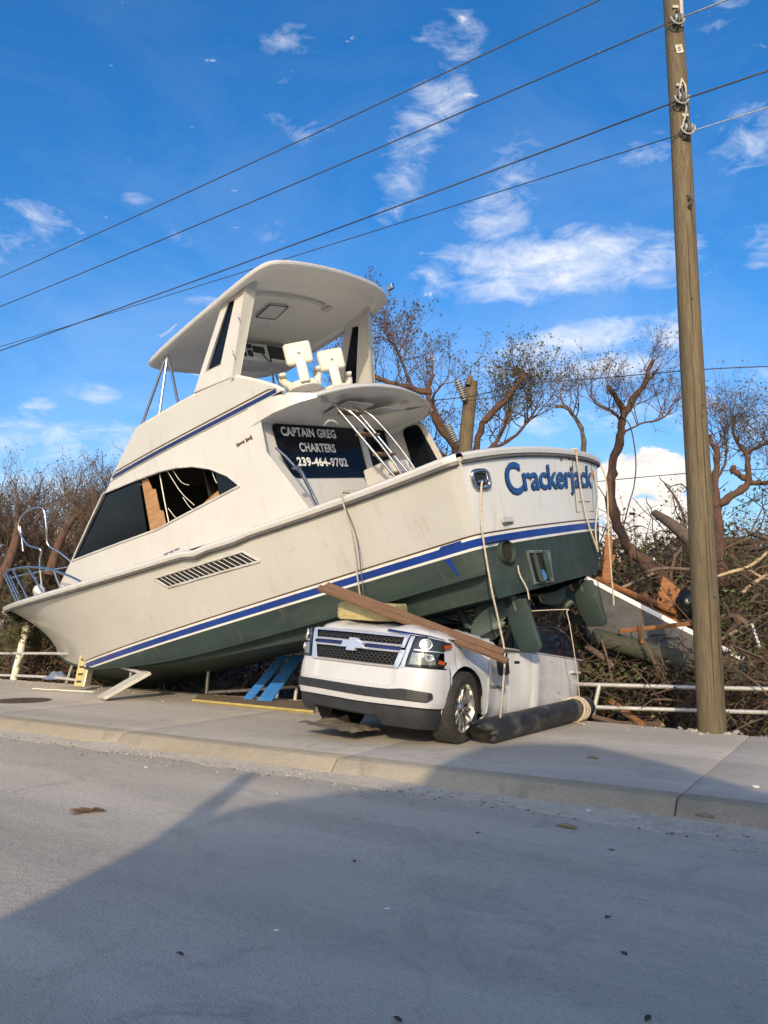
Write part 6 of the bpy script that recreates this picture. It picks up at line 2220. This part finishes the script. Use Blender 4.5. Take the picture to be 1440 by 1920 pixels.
# 5: knobbly tree right of the tall pole
t = Tree(15)
m = t.limb(pp_([(1352, 1100, 14.6), (1346, 1000, 14.6), (1344, 950, 14.6), (1340, 912, 14.6), (1343, 868, 14.6), (1342, 845, 14.6), (1334, 830, 14.6), (1332, 815, 14.6)]), .11, .03, 8)
t.bristle(m, 10, .6, .012, 2, .3, 0.065, .5)
a = t.limb(pp_([(1345, 945, 14.6), (1372, 930, 14.5), (1398, 912, 14.5), (1404, 900, 14.5), (1402, 868, 14.4), (1396, 845, 14.4), (1382, 828, 14.4), (1374, 800, 14.4), (1380, 780, 14.4)]), .085, .016, 8)
t.limb(pp_([(1400, 898, 14.5), (1385, 890, 14.5), (1374, 880, 14.5), (1380, 876, 14.5)]), .06, .05)
t.bristle(a, 20, .6, .011, 3, .3, 0.06, .45, .9, .05)
b = t.limb(pp_([(1404, 905, 14.5), (1430, 905, 14.4), (1470, 900, 14.3)]), .06, .04)
t.bristle(b, 14, .6, .011, 3, .4, 0.065, .1, .9, .05)
b = t.limb(pp_([(1398, 850, 14.4), (1422, 838, 14.4), (1450, 825, 14.4)]), .04, .03)
t.bristle(b, 18, .7, .011, 3, .3, 0.06, .1, .9, .1)
c = t.limb(pp_([(1342, 900, 14.6), (1358, 872, 14.6), (1362, 830, 14.6), (1350, 790, 14.6)]), .03, .012)
t.bristle(c, 12, .7, .01, 3, .25, 0.058, .3)
t.build('broken_tree', 'knobbly broken tree with bare twigs right of the tall pole', 'tree', G(1352, 1330, -.2), 'red_bark', 'leaf_dull', 'leaf_brown', GT)


# bushy stripped trees at the left, behind the bow
def free_tree(seed, label, base, h, lean, spread_px, leafy, bark, nl=6, la='leaf_dull', lb='leaf_brown', ls=.13, dens=1.0):
    t = Tree(seed)
    rn = t.r
    b = Vector(base)
    top = b + Vector((lean, rn.uniform(-.3, .3), h * .55))
    m = t.limb([b.lerp(top, k / 6) + Vector((rn.gauss(0, .08), rn.gauss(0, .08), 0)) * (k > 0) for k in range(7)], h * .020, h * .011, 8)
    for i in range(nl):
        s = m[rn.choice((2, 3, 4, 5, 6))]
        a = rn.uniform(0, 2 * pi)
        L = h * rn.uniform(.35, .6)
        d = Vector((cos(a) * spread_px, sin(a) * .8, rn.uniform(.35, 1.1))).normalized()
        pts = [s]
        for k in range(6):
            d = (d + Vector((rn.gauss(0, .22), rn.gauss(0, .22), rn.gauss(.05, .16)))).normalized()
            pts.append(pts[-1] + d * L / 6)
        l_ = t.limb(pts, h * .009, h * .003, 6)
        t.bristle(l_, int(9 * dens), h * .12, h * (.0034 if b.x < -3 else .0021), 3, leafy * (.85 if b.x < -3 else .5), ls * .62, .25, .9, .18)
    return t.build('broken_tree', label, 'tree', b, bark, la, lb, GT)


def gp(px_, py_, Y):
    p = P(px_, py_, Y)
    return Vector((p.x, p.y, -.3))


free_tree(21, 'dense twiggy stripped tree just left of the cabin front', gp(165, 1200, 23), 7.2, -.2, 1.0, .40, 'red_bark', 10, dens=2.2)
free_tree(22, 'stripped tree at the left edge with upswept limbs', gp(15, 1200, 22), 5.3, -.4, 1.0, .38, 'red_bark', 9, dens=2.0)
free_tree(23, 'slender stripped tree between the left edge and the bow hoop', gp(85, 1200, 27), 8.3, .3, 1.1, .45, 'dark_bark', 9, dens=2.0)
free_tree(24, 'stripped tree close against the windscreen pillar of the cabin', gp(225, 1200, 29), 7.6, -.3, 1.0, .40, 'dark_bark', 9, dens=1.9)
free_tree(25, 'reddish stem leaning behind the bow rail', gp(-30, 1200, 26), 6.2, .6, 1.1, .38, 'red_bark', 7)
free_tree(26, 'leafy twig tree behind the white cloud left of the tall pole', gp(1180, 1200, 24), 5.4, .2, 1.1, .65, 'grey_bark', 7, 'leaf_green', 'leaf_dull', .12)
free_tree(27, 'leafy twig tree directly behind the tall pole', gp(1290, 1200, 22), 5.0, -.2, 1.0, .7, 'grey_bark', 8, 'leaf_green', 'leaf_dull', .12, 1.1)
free_tree(28, 'twiggy tree at the far right edge of the picture', gp(1425, 1200, 19), 4.9, .1, 1.0, .45, 'red_bark', 8, 'leaf_dull', 'leaf_brown', .11, 1.1)
free_tree(29, 'bushy green-leaved tree low at the right behind the tall pole', gp(1385, 1200, 18), 4.0, .1, 1.2, .95, 'grey_bark', 8, 'leaf_green', 'leaf_dull', .14, 1.3)
free_tree(30, 'leafy tree standing behind the broken pole', gp(860, 1200, 23), 4.3, -.3, 1.1, .85, 'grey_bark', 9, 'leaf_dull', 'leaf_brown', .13, 1.1)
free_tree(31, 'leafy bush under the pulpit of the bow', gp(62, 1230, 19.5), 2.3, .1, 1.1, 1.0, 'grey_bark', 8, 'leaf_green', 'leaf_dull', .12, 1.2)
# leaning red trunks at the left edge
log([(-25, 1135, 20.5), (5, 1080, 20.8), (28, 1020, 21), (38, 960, 21.2)], [.16, .15, .12, .09], 'leaning_log', 'red_bark', 'thick red-barked trunk leaning at the left edge', 'log')
log([(92, 1080, 21), (110, 1020, 21.3), (128, 985, 21.5), (150, 960, 21.5)], [.14, .11, .09, .05], 'leaning_log', 'red_bark', 'red-barked trunk leaning behind the bow rail towards the cabin', 'log')


# ------------------------------------------------------------------ brush: dead vines, twigs and leaves, one uncountable mass
def brush(name, label, seed, nleaf, ntwig, vol, mats, ls=(.05, .13)):
    """vol(rn) -> point"""
    rn = random.Random(seed)
    parts = {m_: MB() for m_ in mats}
    for i in range(nleaf):
        p = vol(rn)
        s = rn.uniform(*ls)
        d = Vector((rn.uniform(-1, 1), rn.uniform(-1, 1), rn.uniform(-1, .6)))
        if d.length < .1:
            continue
        d.normalize()
        sd_ = d.cross(Vector((rn.uniform(-1, 1), rn.uniform(-1, 1), rn.uniform(-1, 1))))
        if sd_.length < .05:
            continue
        sd_.normalize()
        nn = d.cross(sd_) * s * .2
        # clumps of one kind of leaf
        q = noise.noise(p * .9 + Vector((seed, 0, 0))) + rn.gauss(0, .25)
        k = 0 if q > .22 else (1 if q > -.05 else (2 if q > -.3 else 3))
        parts[mats[k % len(mats)]].add([p, p + d * s * .5 + sd_ * s * .26 + nn, p + d * s, p + d * s * .5 - sd_ * s * .26 + nn], [(0, 1, 2, 3)])
    tw = MB()
    for i in range(ntwig):
        p = vol(rn)
        d = Vector((rn.gauss(0, 1), rn.gauss(0, .7), rn.gauss(0, .7))).normalized()
        L = rn.uniform(.25, 1.3) * (2 if name == 'far_thicket' else 1)
        pts = [p]
        for k in range(4):
            d = (d + Vector((rn.gauss(0, .3), rn.gauss(0, .3), rn.gauss(-.05, .3)))).normalized()
            pts.append(pts[-1] + d * L / 4)
        r = rn.choice((.004, .005, .006, .008, .012, .018)) * (1 if rn.random() < .93 else 2.2)
        tw.tube(pts, [r, r, r * .9, r * .8, r * .5], 3, cap=False)
    e = empty(name, label=label, cat='brush')
    e['kind'] = 'stuff'
    for m_, mb_ in parts.items():
        if mb_.v:
            mb_.obj('leaves', m_, e, kind='stuff')
    tw.obj('twigs', 'twig', e, kind='stuff')


def vol_right(rn):
    d_ = rn.uniform(-9, 5.5)
    n_ = 11.75 + 7.5 * rn.random() ** 1.5
    hmax = (.95 + .42 * (n_ - 11.7)) * (1 + .35 * noise.noise(Vector((d_ * .6, n_ * .5, 1))))
    if d_ > 2.2:
        hmax *= .9
    if n_ > 13.5:
        hmax += .7
    return RD(d_, n_, -.35 + (hmax + .3) * rn.random() ** .9)


def vol_left(rn):
    d_ = rn.uniform(13.5, 34)
    n_ = 11.6 + 11 * rn.random() ** 1.4
    hmax = (.7 + .30 * (n_ - 11.6)) * (1 + .4 * noise.noise(Vector((d_ * .5, n_ * .5, 7))))
    return RD(d_, n_, -.35 + (hmax + .3) * rn.random() ** .9)


def vol_mid(rn):
    d_ = rn.uniform(4.5, 15)
    n_ = 11.3 + 9 * rn.random() ** 1.3
    hmax = .42 + .16 * (n_ - 11.3) + .15 * noise.noise(Vector((d_ * .9, n_, 5)))
    return RD(d_, n_, -.35 + (max(.1, hmax) + .3) * rn.random())


def vol_far(rn):
    if rn.random() < .45:
        x_, y_ = rn.uniform(-26, -6), rn.uniform(22, 36)
    else:
        x_, y_ = rn.uniform(2, 22), rn.uniform(18, 32)
    hmax = (4.1 + 1.3 * noise.noise(Vector((x_ * .25, y_ * .2, 3))))
    return Vector((x_, y_, -.35 + hmax * rn.random() ** 1.15))


brush('undergrowth', 'tangled dead vines and brown leaves behind the right railing', 41, 34000, 7600, vol_right, ['leaf_green', 'leaf_brown', 'leaf_dark', 'leaf_green'])
brush('undergrowth', 'brown stripped brush behind the left railing', 42, 30000, 4600, vol_left, ['leaf_dull', 'leaf_brown', 'leaf_dark', 'leaf_green'], (.06, .15))
brush('undergrowth', 'low dark weeds under the hull', 43, 16000, 1800, vol_mid, ['leaf_dull', 'leaf_brown', 'leaf_dark', 'leaf_green'], (.04, .09))
brush('far_thicket', 'distant brown and green thicket behind everything', 44, 60000, 9000, vol_far, ['leaf_dull', 'leaf_brown', 'leaf_dark', 'leaf_green'], (.16, .36))

# ------------------------------------------------------------------ what stands behind the viewer and throws the big shadow on the road
BY = -7.0


def back(px_, py_, z=0.0, yb=BY):
    g = G(px_, py_, z)
    tt = (g.y - yb) / ldir.y
    return g - ldir * tt


ol = [back(*q) for q in [(-60, 1752), (0, 1720), (160, 1640), (320, 1556), (420, 1522), (520, 1502), (640, 1486), (790, 1472)]] + [back(825, 1438, .1), back(860, 1416, .15), back(905, 1399, .15), back(1000, 1394, .15), back(1100, 1396, .15), back(1250, 1432, .15), back(1440, 1487, .15), back(1640, 1560, .0)]
hx0, hx1 = ol[0].x, ol[-1].x
house = empty('house_across_the_road', (hx0 + 4, BY, 0), label='tall house across the road whose shadow falls on the road', cat='house')
ho = house.location
lo = [Vector((hx0, BY, 0)), Vector((hx1 + 8, BY, 0)), Vector((hx1 + 8, BY, ol[-1].z - .3))]
eave = [p - ho for p in lo] + [p - ho for p in ol[::-1]]
MB().prism(eave, (0, -1.2, 0), (0, 0, 0)).obj('wall', 'house_wall', house)
MB().box(((hx0 + hx1) / 2 + 5 - ho.x, -5, 1.8), (hx1 - hx0 + 4, 7, 3.6)).obj('wing', 'house_wall', house)
ta, tb_ = back(318, 1572, 0, -6.6), back(472, 1452, 0, -6.6)
mb = MB().tube([Vector((ta.x - .02, -6.6, 0)), ta, tb_], [.125, .115, .085], 10)
mb.obj('lamp_post', 'galvanised', smooth=60, label='thin post across the road whose shadow lies on the sunlit road', cat='post')
